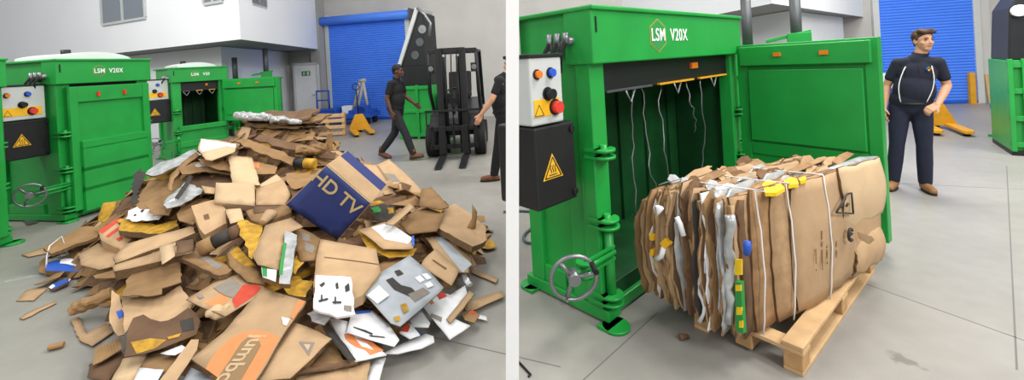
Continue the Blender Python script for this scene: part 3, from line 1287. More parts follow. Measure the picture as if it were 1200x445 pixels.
piece('cardboard_scrap', 'small tan flap leaning at the left end of the ridge stack', [(278, 158), (284, 148), (294, 150), (289, 166), (280, 164)], TAN, Ys=[4.8, 4.85, 4.85, 4.8, 4.8], nrm=(0, -1, .8))

P = piece
# rear left
P('flat_carton', 'large brown panel at the rear left of the heap, half shaded', [(156, 238), (175, 212), (198, 204), (222, 206), (212, 232), (190, 250), (168, 248)], BROWN, .0, wr=.012)
P('plastic_bag', 'dark crumpled plastic at the far left edge of the heap', [(154, 238), (156, 206), (166, 198), (171, 206), (163, 222), (160, 239)], DKPR, .03, wr=.03, torn=.02, cat='plastic film')
P('flat_carton', 'brown inner panel with painted cavity shade under the layered sheets at the rear', [(218, 212), (228, 202), (275, 203), (280, 216), (262, 226), (224, 228)], BROWN2, .0, wr=.008)  # duller brown puts the hollow's shade into the colour
P('plastic_bag', 'long grey silver fold of plastic at the rear left', [(170, 203), (186, 190), (228, 175), (236, 180), (212, 192), (182, 205)], FILM, .07, wr=.03, cat='plastic film', thick=.02)
P('cardboard_strip', 'curved brown strip standing over the rear left panel', [(196, 222), (199, 206), (214, 190), (230, 178), (234, 182), (218, 194), (204, 210), (201, 224)], BROWN, .09, wr=.01)
P('cardboard_sheet', 'layered brown sheet with a white film edge at the rear', [(210, 197), (225, 191), (252, 189), (272, 198), (270, 203), (240, 200), (214, 203)], BROWN, .06, wr=.02, prints=[([(228, 193), (250, 190), (252, 194), (230, 196)], FILM)])
P('cardboard_sheet', 'brown sheet under the white topped panel at the rear', [(232, 186), (248, 186), (270, 190), (272, 202), (256, 199), (236, 192)], BROWN, .08, wr=.015)
P('flat_carton', 'tan panel with white upper half on the rear of the heap', [(232, 175), (235, 162), (256, 164), (278, 169), (275, 178), (248, 188), (241, 187)], TAN2, .13, wr=.004, prints=[([(236, 163), (277, 169), (276, 173), (266, 171), (237, 178), (234, 174)], PAPER)])
P('flat_carton', 'plain tan upright panel behind the small tan carton front', [(267, 182), (295, 184), (305, 217), (272, 214)], TAN2, .12, wr=.003, thick=.008)
P('cardboard_sheet', 'brown sheet with orange print right of the upright tan panel', [(291, 186), (306, 190), (325, 196), (322, 203), (300, 204)], BROWN, .06, wr=.015, prints=[([(296, 190), (304, 191), (304, 198), (298, 197)], ORPR)])
P('cardboard_sheet', 'wrinkled brown sheet in the hollow under the ridge stack', [(335, 203), (345, 200), (365, 203), (378, 208), (366, 216), (346, 222), (336, 214)], BROWN, .04, wr=.03)
P('cardboard_sheet', 'torn brown sheet hidden between the blue box and ridge', [(340, 214), (362, 205), (374, 206), (355, 226), (342, 230)], BROWN2, .03, wr=.03)


def carton(name, label, front, side_polys, material, depth, lift, cat='carton', prints=(), writing=(), wr=.004, nrm=None, Ys=None, nblend=0.0, edge=None):
    """a carton: front panel of given outline with real depth"""
    return P(name, label, front, material, lift, thick=depth, wr=wr, torn=.002, cat=cat, prints=prints, writing=writing, nrm=nrm, Ys=Ys, edge=edge or material, nblend=nblend)


carton('carton', 'closed tan carton behind the plain tan front, flap on top', [(300, 219), (324, 204), (332, 211), (341, 228), (333, 240), (300, 240)], None, TAN, .16, .06, nblend=.25, prints=[([(304, 217), (324, 205), (330, 211), (306, 219)], TAN2)])
carton('carton', 'small tan carton front standing left of the blue television box', [(253, 214), (298, 214), (299, 241), (251, 237)], None, TAN2, .08, .14, nblend=.45)
carton('carton', 'long brown carton side below the closed tan carton', [(288, 247), (335, 233), (342, 249), (308, 262), (294, 258)], None, BROWN, .12, .03)
P('flat_carton', 'brown panel in shade between small carton and closed carton', [(297, 240), (333, 240), (330, 246), (298, 250)], BROWN2, .02)
# white and silver pieces
P('plastic_bag', 'white plastic bag with small dark marks at the left', [(147, 256), (150, 246), (172, 233), (194, 230), (205, 234), (191, 252), (186, 257), (160, 259)], PAPER, .08, wr=.03, torn=.01, cat='plastic bag', prints=[([(164, 246), (167, 243), (169, 246), (166, 249)], DKPR), ([(156, 251), (158, 249), (160, 251), (158, 253)], DKPR)])
P('cardboard_scrap', 'small torn brown flap lying over the white plastic bag', [(170, 239), (191, 236), (202, 243), (198, 252), (179, 252)], BROWN, .12, wr=.012, torn=.012)
P('plastic_film', 'bright silver film folded in long pleats', [(192, 236), (204, 226), (218, 214), (238, 223), (230, 231), (212, 242), (196, 246)], FILM, .12, wr=.05, torn=.015, cat='plastic film')
P('cardboard_strip', 'dark strip leaning over the silver film', [(205, 232), (214, 218), (222, 204), (226, 206), (218, 222), (209, 234)], DKPR, .16, wr=.01)
P('cardboard_scrap', 'small tan flap right of the silver film', [(236, 217), (252, 220), (251, 227), (240, 226)], TAN, .1)
P('cardboard_sheet', 'tan sheet between silver film and wrinkled square carton', [(207, 250), (228, 228), (252, 236), (240, 248), (226, 262), (210, 258)], BROWN, .04, wr=.015)
P('cardboard_sheet', 'layered sheet with a torn yellow brown edge at the left', [(140, 256), (160, 258), (183, 263), (208, 260), (210, 266), (188, 274), (160, 272), (140, 271)], YELPR, .07, wr=.025, torn=.012, thick=.05)
carton('carton', 'wrinkled square tan carton with a cut hole', [(224, 241), (251, 234), (264, 243), (265, 261), (240, 275), (234, 268)], None, TAN, .1, .1, wr=.012, nblend=.3, prints=[([(238, 252), (244, 250), (246, 256), (240, 258)], BROWN2)])
P('cardboard_square', 'small pale square card right of the wrinkled carton', [(264, 245), (282, 244), (286, 257), (270, 262)], TAN2, .09)
# left edge of the heap
P('cardboard_scrap', 'flat tan flap lying on the floor at the far left', [(25, 298), (51, 290), (57, 296), (33, 301)], TAN, .012, floor=True)
P('flat_carton', 'crumpled brown flattened carton at the left edge of the heap', [(50, 290), (62, 281), (92, 266), (116, 264), (114, 277), (89, 287), (60, 297)], BROWN, .05, wr=.03, torn=.01, thick=.03)
carton('carton', 'brown carton with red tape stripes at the left', [(115, 271), (140, 256), (160, 258), (160, 272), (143, 293), (119, 282)], None, TAN, .1, .1, wr=.008, nblend=.2, prints=[([(115, 271), (137, 256), (143, 257), (120, 274)], REDPR), ([(124, 277), (139, 266), (141, 268), (127, 279)], REDPR), ([(136, 280), (142, 277), (144, 280), (139, 283)], REDPR)])
P('cardboard_sheet', 'lower brown sheet poking out at the left of the heap', [(109, 322), (132, 316), (151, 314), (153, 325), (112, 326)], BROWN, .02, wr=.012)
P('flat_carton', 'flat tan panel right of the blue plastic packs', [(92, 298), (115, 285), (140, 290), (134, 312), (116, 316), (95, 311)], TAN, .06, wr=.01)
P('plastic_pack', 'blue and white plastic pack under the looped wire', [(54, 309), (73, 302), (100, 306), (96, 317), (54, 317)], BLPR, .06, wr=.02, torn=.006, thick=.04, cat='plastic pack', prints=[([(72, 303), (98, 306), (92, 312), (70, 309)], PAPER)], floor=True)
P('plastic_pack', 'small blue and white pack lying on the floor', [(57, 337), (63, 332), (78, 327), (81, 331), (63, 339)], BLPR, .03, wr=.012, thick=.02, cat='plastic pack', prints=[([(57, 337), (62, 333), (65, 336), (60, 339)], PAPER)], floor=True)
P('cardboard_scrap', 'small crumpled brown scrap left of the blue pack', [(46, 309), (53, 304), (55, 320), (46, 318)], BROWN, .04, wr=.03, floor=True)
P('paper_strip', 'crumpled brown paper behind the small blue pack', [(40, 334), (66, 320), (78, 318), (66, 328), (50, 334)], BROWN, .04, wr=.04, cat='paper', floor=True)
wv = MB()
for pts_ in (((54, 317), (55, 300), (58, 288), (72, 277), (78, 294), (84, 303)), ((84, 303), (88, 312), (84, 322), (81, 329)), ((72, 300), (80, 298), (88, 306))):
    Q = [ground(p[0], p[1], .02) for p in (pts_[0], pts_[-1])]
    n_ = len(pts_)
    pp = []
    for i, p in enumerate(pts_):
        Y = Q[0].y + (Q[1].y - Q[0].y) * i / (n_ - 1)
        g = at(p[0], p[1], Y)
        g.z = max(g.z, .008)
        pp.append(g)
    k_ = MB()
    k_.tube(pp, .006, 6)
    wv.bm.from_mesh(k_.build('tmp', PAPER).data)
    bpy.data.objects.remove(bpy.data.objects['tmp'])
tag(wv.build('strapping_loop', PAPER), 'white strapping loop springing up over the blue packs', 'strap')
k_ = MB()
k_.prism([ground(5, 331), ground(5, 329), ground(40, 322), ground(54, 321), ground(54, 323), ground(40, 324)], (0, 0, .003))
tag(k_.build('plastic_strip', FILM), 'thin clear plastic strip on the floor at the far left', 'strip')
P('cardboard_piece', 'flat tan six sided piece on the floor at left', [(19, 352), (30, 340), (54, 334), (55, 338), (39, 352)], TAN, .01, floor=True)
P('cardboard_strip', 'short jagged tan strip on the floor at left', [(23, 372), (30, 367), (65, 352), (66, 355), (27, 374)], TAN, .01, floor=True, torn=.012)
roll('cardboard_scrap', 'small rolled brown scrap alone on the floor', ground(57, 407, .022), ground(75, 403, .022), .024, .022, BROWN, 'cardboard', .15, 2)
P('cardboard_offcut', 'tan corner piece shaped like an L on the floor', [(82, 374), (93, 371), (101, 391), (124, 378), (134, 388), (108, 406), (93, 398)], TAN, .014, floor=True)
roll('paper_roll', 'crumpled brown paper rolled up at the left of the heap', hitF(86, 362, .05), hitF(132, 342, .05), .055, .045, BROWN, 'paper', .4, 4)
P('cardboard_sheet', 'crumpled brown sheet at the lower left of the heap', [(111, 409), (142, 396), (143, 409), (119, 422), (108, 425)], BROWN, .06, wr=.02)
P('cardboard_sheet', 'dark brown sheet flat at the lower left corner', [(104, 426), (142, 411), (146, 420), (127, 445), (102, 441)], BROWN2, .03, wr=.008)
# lower left
P('flat_carton', 'smooth tan panel under the crushed tray', [(144, 420), (172, 415), (158, 446), (130, 446)], TAN2, .05, wr=.003)
P('flat_carton', 'brown panel next to the white sheets at lower left', [(172, 417), (205, 414), (208, 428), (192, 436), (164, 432)], BROWN, .05, wr=.005)
P('paper_sheet', 'white paper at the bottom edge left of the brown strip', [(164, 431), (192, 433), (184, 447), (156, 447)], PAPER, .075, wr=.003, cat='paper', thick=.002, edge=PAPER)
P('paper_sheet', 'narrow white paper under the crushed tray', [(188, 414), (213, 404), (220, 408), (205, 416)], PAPER, .06, wr=.003, cat='paper', thick=.002, edge=PAPER)
P('cardboard_strip', 'long brown folded strip at the bottom left of the orange carton', [(224, 398), (233, 398), (231, 410), (206, 447), (186, 447), (205, 422)], TAN, .09, wr=.012)
P('paper_sheet', 'grey card corner at the bottom edge', [(224, 430), (254, 446), (214, 447)], GREYCARD, .06, wr=.003, cat='paper')
P('cardboard_sheet', 'torn brown lid over the crushed tray', [(159, 314), (210, 306), (213, 331), (190, 338), (190, 346), (172, 348), (143, 346), (150, 325)], BROWN, .12, wr=.015, torn=.008)
tray = empty('crushed_tray', hitF(185, 375, .0), 0, 'big crushed brown tray with yellow print and dark X mark', 'carton')
P('tray_bottom', '', [(143, 349), (170, 347), (192, 346), (211, 334), (226, 356), (222, 362), (190, 378), (160, 372), (146, 390)], TAN, .10, wr=.012, parent=tray, cat=None)
P('tray_wall', '', [(156, 372), (168, 368), (188, 376), (200, 374), (221, 360), (235, 376), (230, 392), (205, 402), (168, 414), (145, 417), (148, 396)], BROWN2, .13, wr=.012, parent=tray, nblend=.45,
  prints=[([(153, 400), (176, 396), (195, 398), (182, 408), (160, 414)], YELPR), ([(211, 376), (226, 372), (228, 386), (214, 389)], DKPR), ([(196, 395), (212, 391), (210, 395), (198, 398)], YELPR)], torn=.008)
P('tray_flap', '', [(131, 340), (140, 348), (147, 372), (146, 391), (138, 393), (128, 376)], TAN, .12, wr=.015, parent=tray, nblend=.2, prints=[([(136, 365), (149, 361), (151, 367), (139, 373)], BLPR)])
# middle left: the long carton
lc = empty('long_carton', hitF(185, 295, .0), 0, 'long flat brown carton with an open slit along its side', 'carton')
P('upper_panel', '', [(132, 302), (148, 286), (226, 264), (229, 273), (205, 283), (136, 308)], TAN, .13, thick=.02, wr=.006, parent=lc)
P('lower_panel', '', [(132, 311), (160, 302), (205, 288), (226, 282), (226, 296), (188, 306), (154, 314), (134, 318)], TAN, .12, thick=.07, wr=.006, parent=lc)
P('tape_patch', '', [(186, 288), (206, 284), (205, 300), (190, 310)], TAN2, .165, thick=.003, wr=.004, parent=lc)
P('cardboard_scrap', 'dark brown inside flap right of the long carton', [(206, 283), (226, 280), (227, 293), (208, 297)], BROWN2, .135)
tu = empty('cardboard_tube', hitF(258, 284, .08), 0, 'tube with a brown cap and dark middle under yellow card', 'tube')
for nm, a_, b_, r_, mt in (('tube_cap', (234, 292), (250, 284), .055, BROWN), ('tube_body', (250, 284), (270, 274), .048, DKPR), ('tube_end', (270, 274), (280, 270), .05, BROWN2)):
    o_ = MB().cyl(hitF(a_[0], a_[1], .1), hitF(b_[0], b_[1], .1), r_, seg=18).build(nm, mt, tu)
    o_.matrix_basis = tu.matrix_basis.inverted()
P('cardboard_sheet', 'flat brown sheet with grey printed panel in the middle', [(209, 302), (229, 293), (274, 314), (266, 321), (256, 323)], BROWN, .07, wr=.006, prints=[([(230, 300), (238, 298), (262, 312), (254, 316)], GRPR)], thick=.03)
# yellow lined cards in the middle
P('flat_carton', 'yellow lined open carton panel in the middle of the heap', [(266, 296), (276, 285), (301, 311), (312, 334), (290, 330), (270, 312)], BROWN, .06, wr=.01, prints=[([(269, 296), (278, 288), (300, 312), (286, 312)], YELPR)])
P('cardboard_sheet', 'torn mustard yellow sheet left of the leaning tan panel', [(276, 258), (290, 259), (307, 263), (303, 284), (295, 303), (281, 272)], YELPR, .1, wr=.02, torn=.012)
P('cardboard_sheet', 'mustard yellow fragment right of the silver tube', [(348, 287), (361, 292), (356, 308), (346, 322), (342, 312)], YELPR, .08, wr=.015, torn=.015)
P('cardboard_sheet', 'yellow patterned sheet under the white printed bag', [(326, 334), (344, 322), (368, 330), (358, 347), (338, 344)], YELPR, .05, wr=.02, torn=.012)
P('cardboard_sheet', 'yellow torn sheet above the orange carton', [(296, 330), (318, 328), (334, 338), (320, 342), (300, 340)], YELPR, .04, wr=.02, torn=.012)
P('flat_carton', 'brown panel with black scribbles under the blue box', [(341, 262), (368, 274), (376, 280), (370, 304), (352, 306), (345, 288)], BROWN, .07, wr=.01, prints=[([(352, 272), (362, 274), (366, 283), (354, 281)], GRPR, .01), ([(356, 284), (368, 288), (366, 297), (358, 294)], GRPR, .01)])
P('flat_carton', 'large tan panel leaning left of the silver tube', [(311, 263), (341, 255), (355, 266), (336, 274), (327, 316), (302, 310), (296, 300)], TAN, .13, wr=.008)
roll('paper_cone', 'rolled tan paper cone with a blue rim behind the leaning panel', hitF(307, 261, .1), hitF(318, 250, .1), .03, .055, TAN, 'paper', .08, 2)
P('foil_bag', 'long silver foil bag with green print', [(334, 271), (348, 276), (344, 308), (340, 334), (327, 332), (331, 300)], FILM, .17, wr=.02, thick=.03, cat='foil bag', prints=[([(332, 284), (336, 284), (331, 322), (327, 322)], GNPR)])
P('plastic_pack', 'small white and green pack left of the foil bag', [(306, 311), (325, 314), (323, 330), (308, 325)], PAPER, .17, thick=.03, wr=.006, cat='plastic pack', prints=[([(307, 312), (313, 313), (313, 325), (308, 324)], GNPR)])
# the navy television carton
tvn = Vector((.0, -1, -.06))
tvc = hitF(382, 262, .1)
tvY = [tvc.y + .18, tvc.y + .12, tvc.y - .05, tvc.y]
tv = P('television_carton', 'navy blue television carton lettered in tan, tipped on the heap', [(383, 194), (434, 238), (395, 281), (335, 240)], NAVY, thick=.012, wr=.002, torn=0, Ys=tvY, nrm=tvn, cat='carton', edge=NAVYIN,
       writing=[('HD TV', (394, 226), .16, math.atan2(33, 39), NAVYIN)])
ctv, ntv = tv.matrix_basis.translation.copy(), (tv.matrix_basis.to_3x3() @ Vector((0, 0, 1))).normalized()
q4 = [ray_plane(p[0], p[1], ctv, ntv) for p in ((383, 194), (434, 238), (395, 281), (335, 240))]


def tvpart(name, pts, material):
    k = MB()
    c_ = sum(pts[0], Vector()) / 4
    for quad, th in zip(pts, [.006] * len(pts)):
        nn = (quad[1] - quad[0]).cross(quad[2] - quad[0]).normalized()
        k.prism(quad, nn * th)
    o = k.build(name, material, tv)
    o.matrix_basis = tv.matrix_basis.inverted()
    return o


dep = .42
a_, b_, c_, d_ = [p - ntv * .013 for p in q4]
bk = [p - ntv * dep for p in (a_, b_, c_, d_)]
tvpart('taped_side', [[a_, b_, b_ - ntv * dep * .6, a_ - ntv * dep * .6]], TAN)
tvpart('navy_side', [[a_ - ntv * dep * .6, b_ - ntv * dep * .6, bk[1], bk[0]]], NAVY)
tvpart('carton_side', [[b_, c_, bk[2], bk[1]], [c_, d_, bk[3], bk[2]], [d_, a_, bk[0], bk[3]]], TAN)
tvpart('back_panel', [bk], TAN)
# right flank
carton('carton', 'open brown carton with raised flaps, highest on the right slope', [(422, 192), (441, 193), (456, 186), (476, 204), (494, 222), (489, 239), (459, 233), (441, 216)], None, TAN, .10, .12, nblend=.35, prints=[([(441, 194), (443, 193), (461, 219), (458, 221)], BROWNPR), ([(450, 203), (462, 204), (470, 213), (456, 212)], GRPR, .008)])
P('flat_carton', 'brown panel sloping behind the bent carton on the right', [(494, 221), (506, 219), (526, 243), (515, 246), (491, 241)], BROWN, .05, wr=.01)
P('cardboard_sheet', 'brown sheet laid under the crossing strip on the right', [(467, 262), (484, 247), (501, 243), (521, 251), (512, 270), (480, 274)], BROWN, .05, wr=.01)
P('plastic_bag', 'black plastic with green marks right of the blue box', [(432, 240), (447, 237), (461, 240), (464, 248), (454, 259), (440, 256)], DKPR, .03, wr=.03, cat='plastic film', prints=[([(434, 242), (444, 240), (446, 246), (437, 248)], GNPR, .01), ([(453, 242), (461, 243), (462, 249), (455, 249)], YELPR, .01)])
P('cardboard_strip', 'tan strip crossing the gap on the right slope', [(451, 262), (479, 238), (485, 243), (461, 264)], TAN, .13)
bc = P('bent_carton', 'large tan carton bent over at the right end of the heap', [(507, 262), (520, 246), (532, 243), (552, 255), (569, 268), (570, 281), (552, 296), (530, 282)], TAN, .1, thick=.05, wr=.02, bend=.05, cat='carton')
P('raised_flap', '', [(553, 239), (559, 248), (557, 268), (546, 270), (553, 256)], BROWN, Ys=[3.75, 3.75, 3.75, 3.75, 3.75], nrm=(-.2, -1, .3), wr=.01, parent=bc)
P('paper_scrap', 'yellow scrap on the floor at the right end of the heap', [(560, 291), (575, 279), (582, 290), (572, 293)], YELPR, .02, floor=True, wr=.02, cat='cardboard')
P('flat_carton', 'tan panel with a grey lining at the right', [(498, 278), (520, 275), (537, 285), (552, 304), (549, 319), (528, 318)], TAN, .07, wr=.008, prints=[([(509, 279), (519, 277), (553, 310), (542, 319)], GREYCARD)])
P('flat_carton', 'yellow curved tray edge under the white lined panel', [(418, 268), (446, 289), (489, 291), (484, 299), (456, 301), (430, 290)], YELPR, .05, wr=.012)
P('flat_carton', 'brown panel with white paper on it right of the blue box', [(419, 269), (454, 259), (485, 285), (484, 291), (449, 291)], TAN, .09, wr=.006, prints=[([(435, 266), (456, 261), (484, 279), (478, 285), (451, 280)], PAPER), ([(482, 277), (485, 276), (486, 287), (483, 288)], BLPR)])
P('flat_carton', 'tan card with a long slot above the grey printed board', [(493, 311), (498, 302), (510, 291), (538, 317), (529, 335)], TAN, .1, wr=.005, prints=[([(506, 305), (508, 304), (524, 315), (522, 317)], BROWN2)])
P('flat_carton', 'brown card under the grey printed board', [(430, 320), (448, 306), (475, 298), (492, 310), (470, 322), (444, 336)], BROWN, .04, wr=.01)
P('cardboard_strip', 'tan strip on the floor at the right edge of the heap', [(554, 313), (584, 326), (581, 331), (552, 319)], TAN, .02, floor=True)
carton('carton', 'big plain tan carton lid right of the foil bag', [(376, 280), (441, 292), (446, 318), (425, 346), (412, 352), (367, 336), (371, 300)], None, TAN, .06, .12, prints=[([(380, 301), (444, 309), (444, 310.2), (380, 302.2)], BROWN2)])
P('printed_bag', 'white paper bag with black writing at the middle front', [(370, 322), (411, 325), (416, 366), (395, 370), (367, 360)], PAPER, .2, wr=.012, torn=.006, cat='paper bag', thick=.015, edge=PAPER, nblend=.2,
  prints=[([(374, 334), (380, 330), (381, 333), (377, 337)], DKPR), ([(393, 333), (396, 331), (397, 338), (394, 339)], DKPR), ([(404, 336), (409, 332), (410, 340), (405, 342)], DKPR), ([(403, 356), (412, 357), (412, 364), (403, 362)], GRPR), ([(373, 352), (384, 349), (385, 351), (374, 354)], DKPR, .008), ([(389, 353), (400, 352), (400, 354.5), (390, 355)], DKPR, .008), ([(376, 346), (378, 346), (378, 352), (376, 352)], DKPR), ([(392, 348), (394, 348), (394, 356), (392, 356)], DKPR)],
  )
gb = P('printed_board', 'large grey printed board with a dark appliance picture', [(421, 338), (444, 320), (480, 299), (505, 320), (520, 337), (516, 342), (469, 382), (458, 378)], GREYCARD, .15, wr=.004, cat='printed board', torn=0,
       prints=[([(452, 328), (460, 325), (470, 334), (482, 337), (492, 346), (486, 350), (474, 345), (462, 340)], DKPR), ([(478, 345), (496, 337), (504, 343), (486, 354)], GRPR), ([(462, 318), (468, 316), (473, 321), (466, 324)], DKPR),
               ([(486, 326), (492, 323), (498, 329), (492, 332)], PAPER), ([(494, 322), (500, 321), (506, 327), (500, 329)], PAPER), ([(497, 334), (504, 331), (508, 336), (501, 339)], PAPER), ([(469, 358), (476, 356), (479, 364), (473, 368)], YELPR), ([(461, 372), (469, 371), (468, 377), (463, 378)], YELPR),
               ([(430, 348), (444, 336), (456, 348), (442, 358)], PAPER)])
P('white_carton', 'white flattened carton with a red corner at the right', [(491, 353), (510, 341), (528, 346), (545, 334), (548, 345), (530, 372), (551, 381), (527, 397)], PAPER, .07, wr=.006, cat='carton', torn=.003, edge=PAPER, prints=[([(509, 343), (518, 341), (524, 348), (515, 352)], REDPR), ([(502, 354), (506, 352), (509, 356), (505, 358)], ORPR), ([(505, 368), (518, 373), (517, 378), (504, 372)], GRPR)])
P('cardboard_strip', 'tan strip lying across the white flattened carton', [(523, 374), (550, 340), (556, 344), (528, 379)], TAN, .1)
P('flat_carton', 'tan sheet reaching the floor at the far right', [(541, 357), (562, 348), (588, 340), (591, 347), (570, 356), (548, 366)], TAN, .03, floor=True)
P('paper_scrap', 'small crumpled scrap with red print at the right', [(540, 366), (553, 363), (562, 369), (556, 378), (545, 376)], BROWN, .05, wr=.02, prints=[([(550, 365), (558, 366), (556, 371), (551, 369)], REDPR)])
P('paper_scrap', 'torn white paper scrap beside the small crumpled scrap', [(551, 366), (570, 370), (571, 375), (556, 372)], PAPER, .02, floor=True, thick=.003, cat='paper', edge=PAPER)
roll('plastic_bag', 'clear crumpled plastic ties at the right slope', hitF(543, 322, .05), hitF(550, 334, .05), .02, .03, FILM, 'plastic film', .6, 7)
# front right papers
P('flat_carton', 'brown panel under the dark strip at the front', [(362, 430), (388, 400), (402, 422), (420, 424), (392, 432)], BROWN, .05, wr=.006)
P('printed_sheet', 'white sheet with a brown food picture at the front', [(386, 372), (407, 376), (430, 396), (453, 415), (416, 423), (396, 396)], PAPER, .06, wr=.005, cat='paper', edge=PAPER, prints=[([(403, 391), (412, 390), (442, 405), (450, 410), (434, 416), (410, 402)], ORPR, .02), ([(416, 397), (430, 402), (438, 410), (424, 406)], PAPER, .012)])
P('cardboard_strip', 'long dark grey strip left of the white sheets', [(374, 374), (383, 374), (400, 398), (417, 421), (410, 423), (386, 396)], DKPR, .085, wr=.003)
P('magazine_page', 'white page with line drawings and a blue bar', [(412, 366), (437, 364), (456, 380), (468, 398), (462, 406), (434, 398), (406, 389)], PAPER, .1, wr=.003, cat='paper', thick=.003, edge=PAPER, torn=0, prints=[([(416, 365.5), (434, 363.5), (435, 366), (418, 368.5)], BLPR), ([(414, 383), (428, 387), (437, 391), (436, 393), (426, 389), (414, 384)], DKPR), ([(432, 393), (450, 395), (452, 396.5), (434, 395)], DKPR)])
P('white_carton', 'long white curved carton with a blue line at the front', [(448, 414), (470, 404), (499, 391), (508, 394), (509, 400), (494, 408), (466, 414)], PAPER, .06, wr=.008, cat='carton', edge=PAPER, prints=[([(472, 396), (494, 390), (495, 392), (474, 398)], BLPR)])
P('paper_scrap', 'red and white torn corner under the grey board', [(468, 389), (478, 377), (483, 380), (492, 392), (480, 396)], PAPER, .08, cat='paper', edge=PAPER, prints=[([(469, 388), (477, 378), (481, 382), (478, 389)], REDPR)])
P('white_carton', 'white flap between grey board and red cornered carton', [(480, 374), (492, 362), (504, 378), (502, 383), (484, 382)], PAPER, .05, cat='carton', edge=PAPER)
P('paper_sheet', 'narrow white folded paper at the bottom edge', [(436, 421), (452, 418), (444, 447), (429, 447)], PAPER, .05, cat='paper', thick=.004, edge=PAPER)
P('flat_carton', 'tan panel at the bottom edge below the dark stick', [(350, 438), (392, 430), (434, 422), (430, 447), (344, 448)], TAN, .045, wr=.006)
roll('cardboard_strip', 'dark brown folded edge lying across the bottom', hitF(346, 437, .07), hitF(420, 424, .07), .018, .016, BROWN2, 'cardboard', .3, 6)
P('plastic_bag', 'dark grey crumpled film above the recycling panel', [(360, 372), (374, 364), (390, 372), (380, 384), (366, 382)], FILM, .09, wr=.04, torn=.02, cat='plastic film')
# the two orange printed cartons
P('flat_carton', 'brown panel with grey patch and orange red print, behind the big orange carton', [(218, 351), (252, 331), (283, 317), (312, 337), (294, 353), (264, 371), (240, 362)], TAN, .1, wr=.01, torn=.004,
  prints=[([(240, 356), (258, 344), (270, 350), (256, 362)], ORPR), ([(272, 352), (284, 334), (300, 333), (308, 338), (294, 350), (276, 362)], REDPR), ([(250, 338), (272, 325), (284, 336), (274, 350), (262, 346)], GRPR), ([(231, 347), (236, 345), (239, 349), (234, 351)], GRPR)])
roll('paper_ball', 'crumpled tan paper wad beside the big orange carton', hitF(243, 366, .1), hitF(268, 366, .1), .035, .04, TAN2, 'paper', .5, 9)
P('orange_carton', 'big flattened carton with an orange disc reading jumbo', [(308, 336), (334, 345), (359, 353), (332, 392), (299, 447), (262, 447), (224, 420), (262, 389)], TAN, .13, wr=.006, torn=.004, cat='carton', thick=.012,
  prints=[([(241, 432), (248, 420), (258, 408), (270, 397), (284, 390), (298, 388), (312, 389), (328, 395), (298, 447), (262, 447)], ORPR), ([(283, 402), (290, 396), (303, 398), (306, 405), (282, 447), (258, 447), (254, 444)], BROWNPR), ([(350, 352), (358, 353), (344, 374), (340, 372)], ORPR), ([(330, 372), (340, 374), (336, 382), (332, 381)], PAPER)],
  writing=[('jumbo', (283, 420), .118, math.atan2(-42, 34) + PI, TAN2)])
P('recycling_carton', 'tan panel with a dark triangle mark at the front', [(343, 377), (368, 386), (389, 397), (366, 420), (340, 443), (300, 447), (322, 408)], TAN, .11, wr=.005, prints=[([(350, 401), (369, 402), (362, 418)], GRPR), ([(356, 404.5), (364, 405), (361, 412)], TAN2)])
for j, q in enumerate(((505, 330, 'tiny'),)):
    pass


# ------------------------------------------------------------------ pallet and bale
def make_pallet(name, loc, rz, L, W, label, Hh=.14, slats=5, standing=False, cat='pallet'):
    e = empty(name, loc, rz, label, cat)
    bh, t = Hh - .044, .022
    # local x along the long deck stringers (L), y across (W)
    for y in (0.05, W / 2, W - .05):
        MB().box(0, L, y - .05, y + .05, Hh - t * 2, Hh - t).build('stringer_board', WOOD, e, .003)
        for x in (.07, L / 2, L - .07):
            MB().box(x - .07, x + .07, y - .045, y + .045, .018, Hh - t * 2).build('block', WOOD2, e, .004)
    for x in (.05, L / 2, L - .05):
        pass
    for y in (.05, W / 2, W - .05):
        MB().box(0, L, y - .05, y + .05, 0, .018).build('bottom_board', WOOD, e, .003)
    for i in range(slats):
        x = .055 + (L - .11) * i / (slats - 1)
        w_ = .06 if i in (0, slats - 1) else .05
        MB().box(x - w_, x + w_, 0, W, Hh - t, Hh).build('deck_board', WOOD, e, .003)
    return e


PN = ground(943, 443)
PR = ground(1026, 318)
PL = ground(801, 393)
px_ = (PR - PN)
plen = px_.length
pdir = px_.normalized()
pnor = Vector((-pdir.y, pdir.x, 0))
pw = max(.3, (PL - PN).dot(pnor))
# local: x along pdir, y along pnor
pallet = empty('wooden_pallet', PN, math.atan2(pdir.y, pdir.x), 'pale wooden pallet under the strapped cardboard bale', 'pallet')
Hh, t_ = .15, .024
for i, y in enumerate((.05, pw * .5, pw - .05)):
    MB().box(0, plen, y - .05, y + .05, Hh - t_, Hh).build('deck_board', WOOD, pallet, .004)
for i, x in enumerate((.055, plen * .5, plen - .055)):
    MB().box(x - .055, x + .055, 0, pw, Hh - 2 * t_, Hh - t_).build('stringer_board', WOOD, pallet, .004)
    for y in (.05, pw * .5, pw - .05):
        MB().box(x - .055, x + .055, y - .045, y + .045, .02, Hh - 2 * t_).build('block', WOOD2, pallet, .005)
for y in (.05, pw - .05):
    MB().box(0, plen, y - .045, y + .045, 0, .02).build('bottom_board', WOOD, pallet, .003)

# the bale: corner nearest to the eye, along the long face and along the end face
BC = ground(884, 408, Hh)
BR_ = ground(1026, 304, Hh)
BL_ = ground(765, 338, Hh)
bs = (BR_ - BC)
SL = bs.length
bs.normalize()
bt = Vector((-bs.y, bs.x, 0))
TL = (BL_ - BC).dot(bt)
bale = empty('cardboard_bale', BC, math.atan2(bs.y, bs.x), 'big strapped bale of crushed cardboard sitting on the wooden pallet', 'bale')
BH = .72


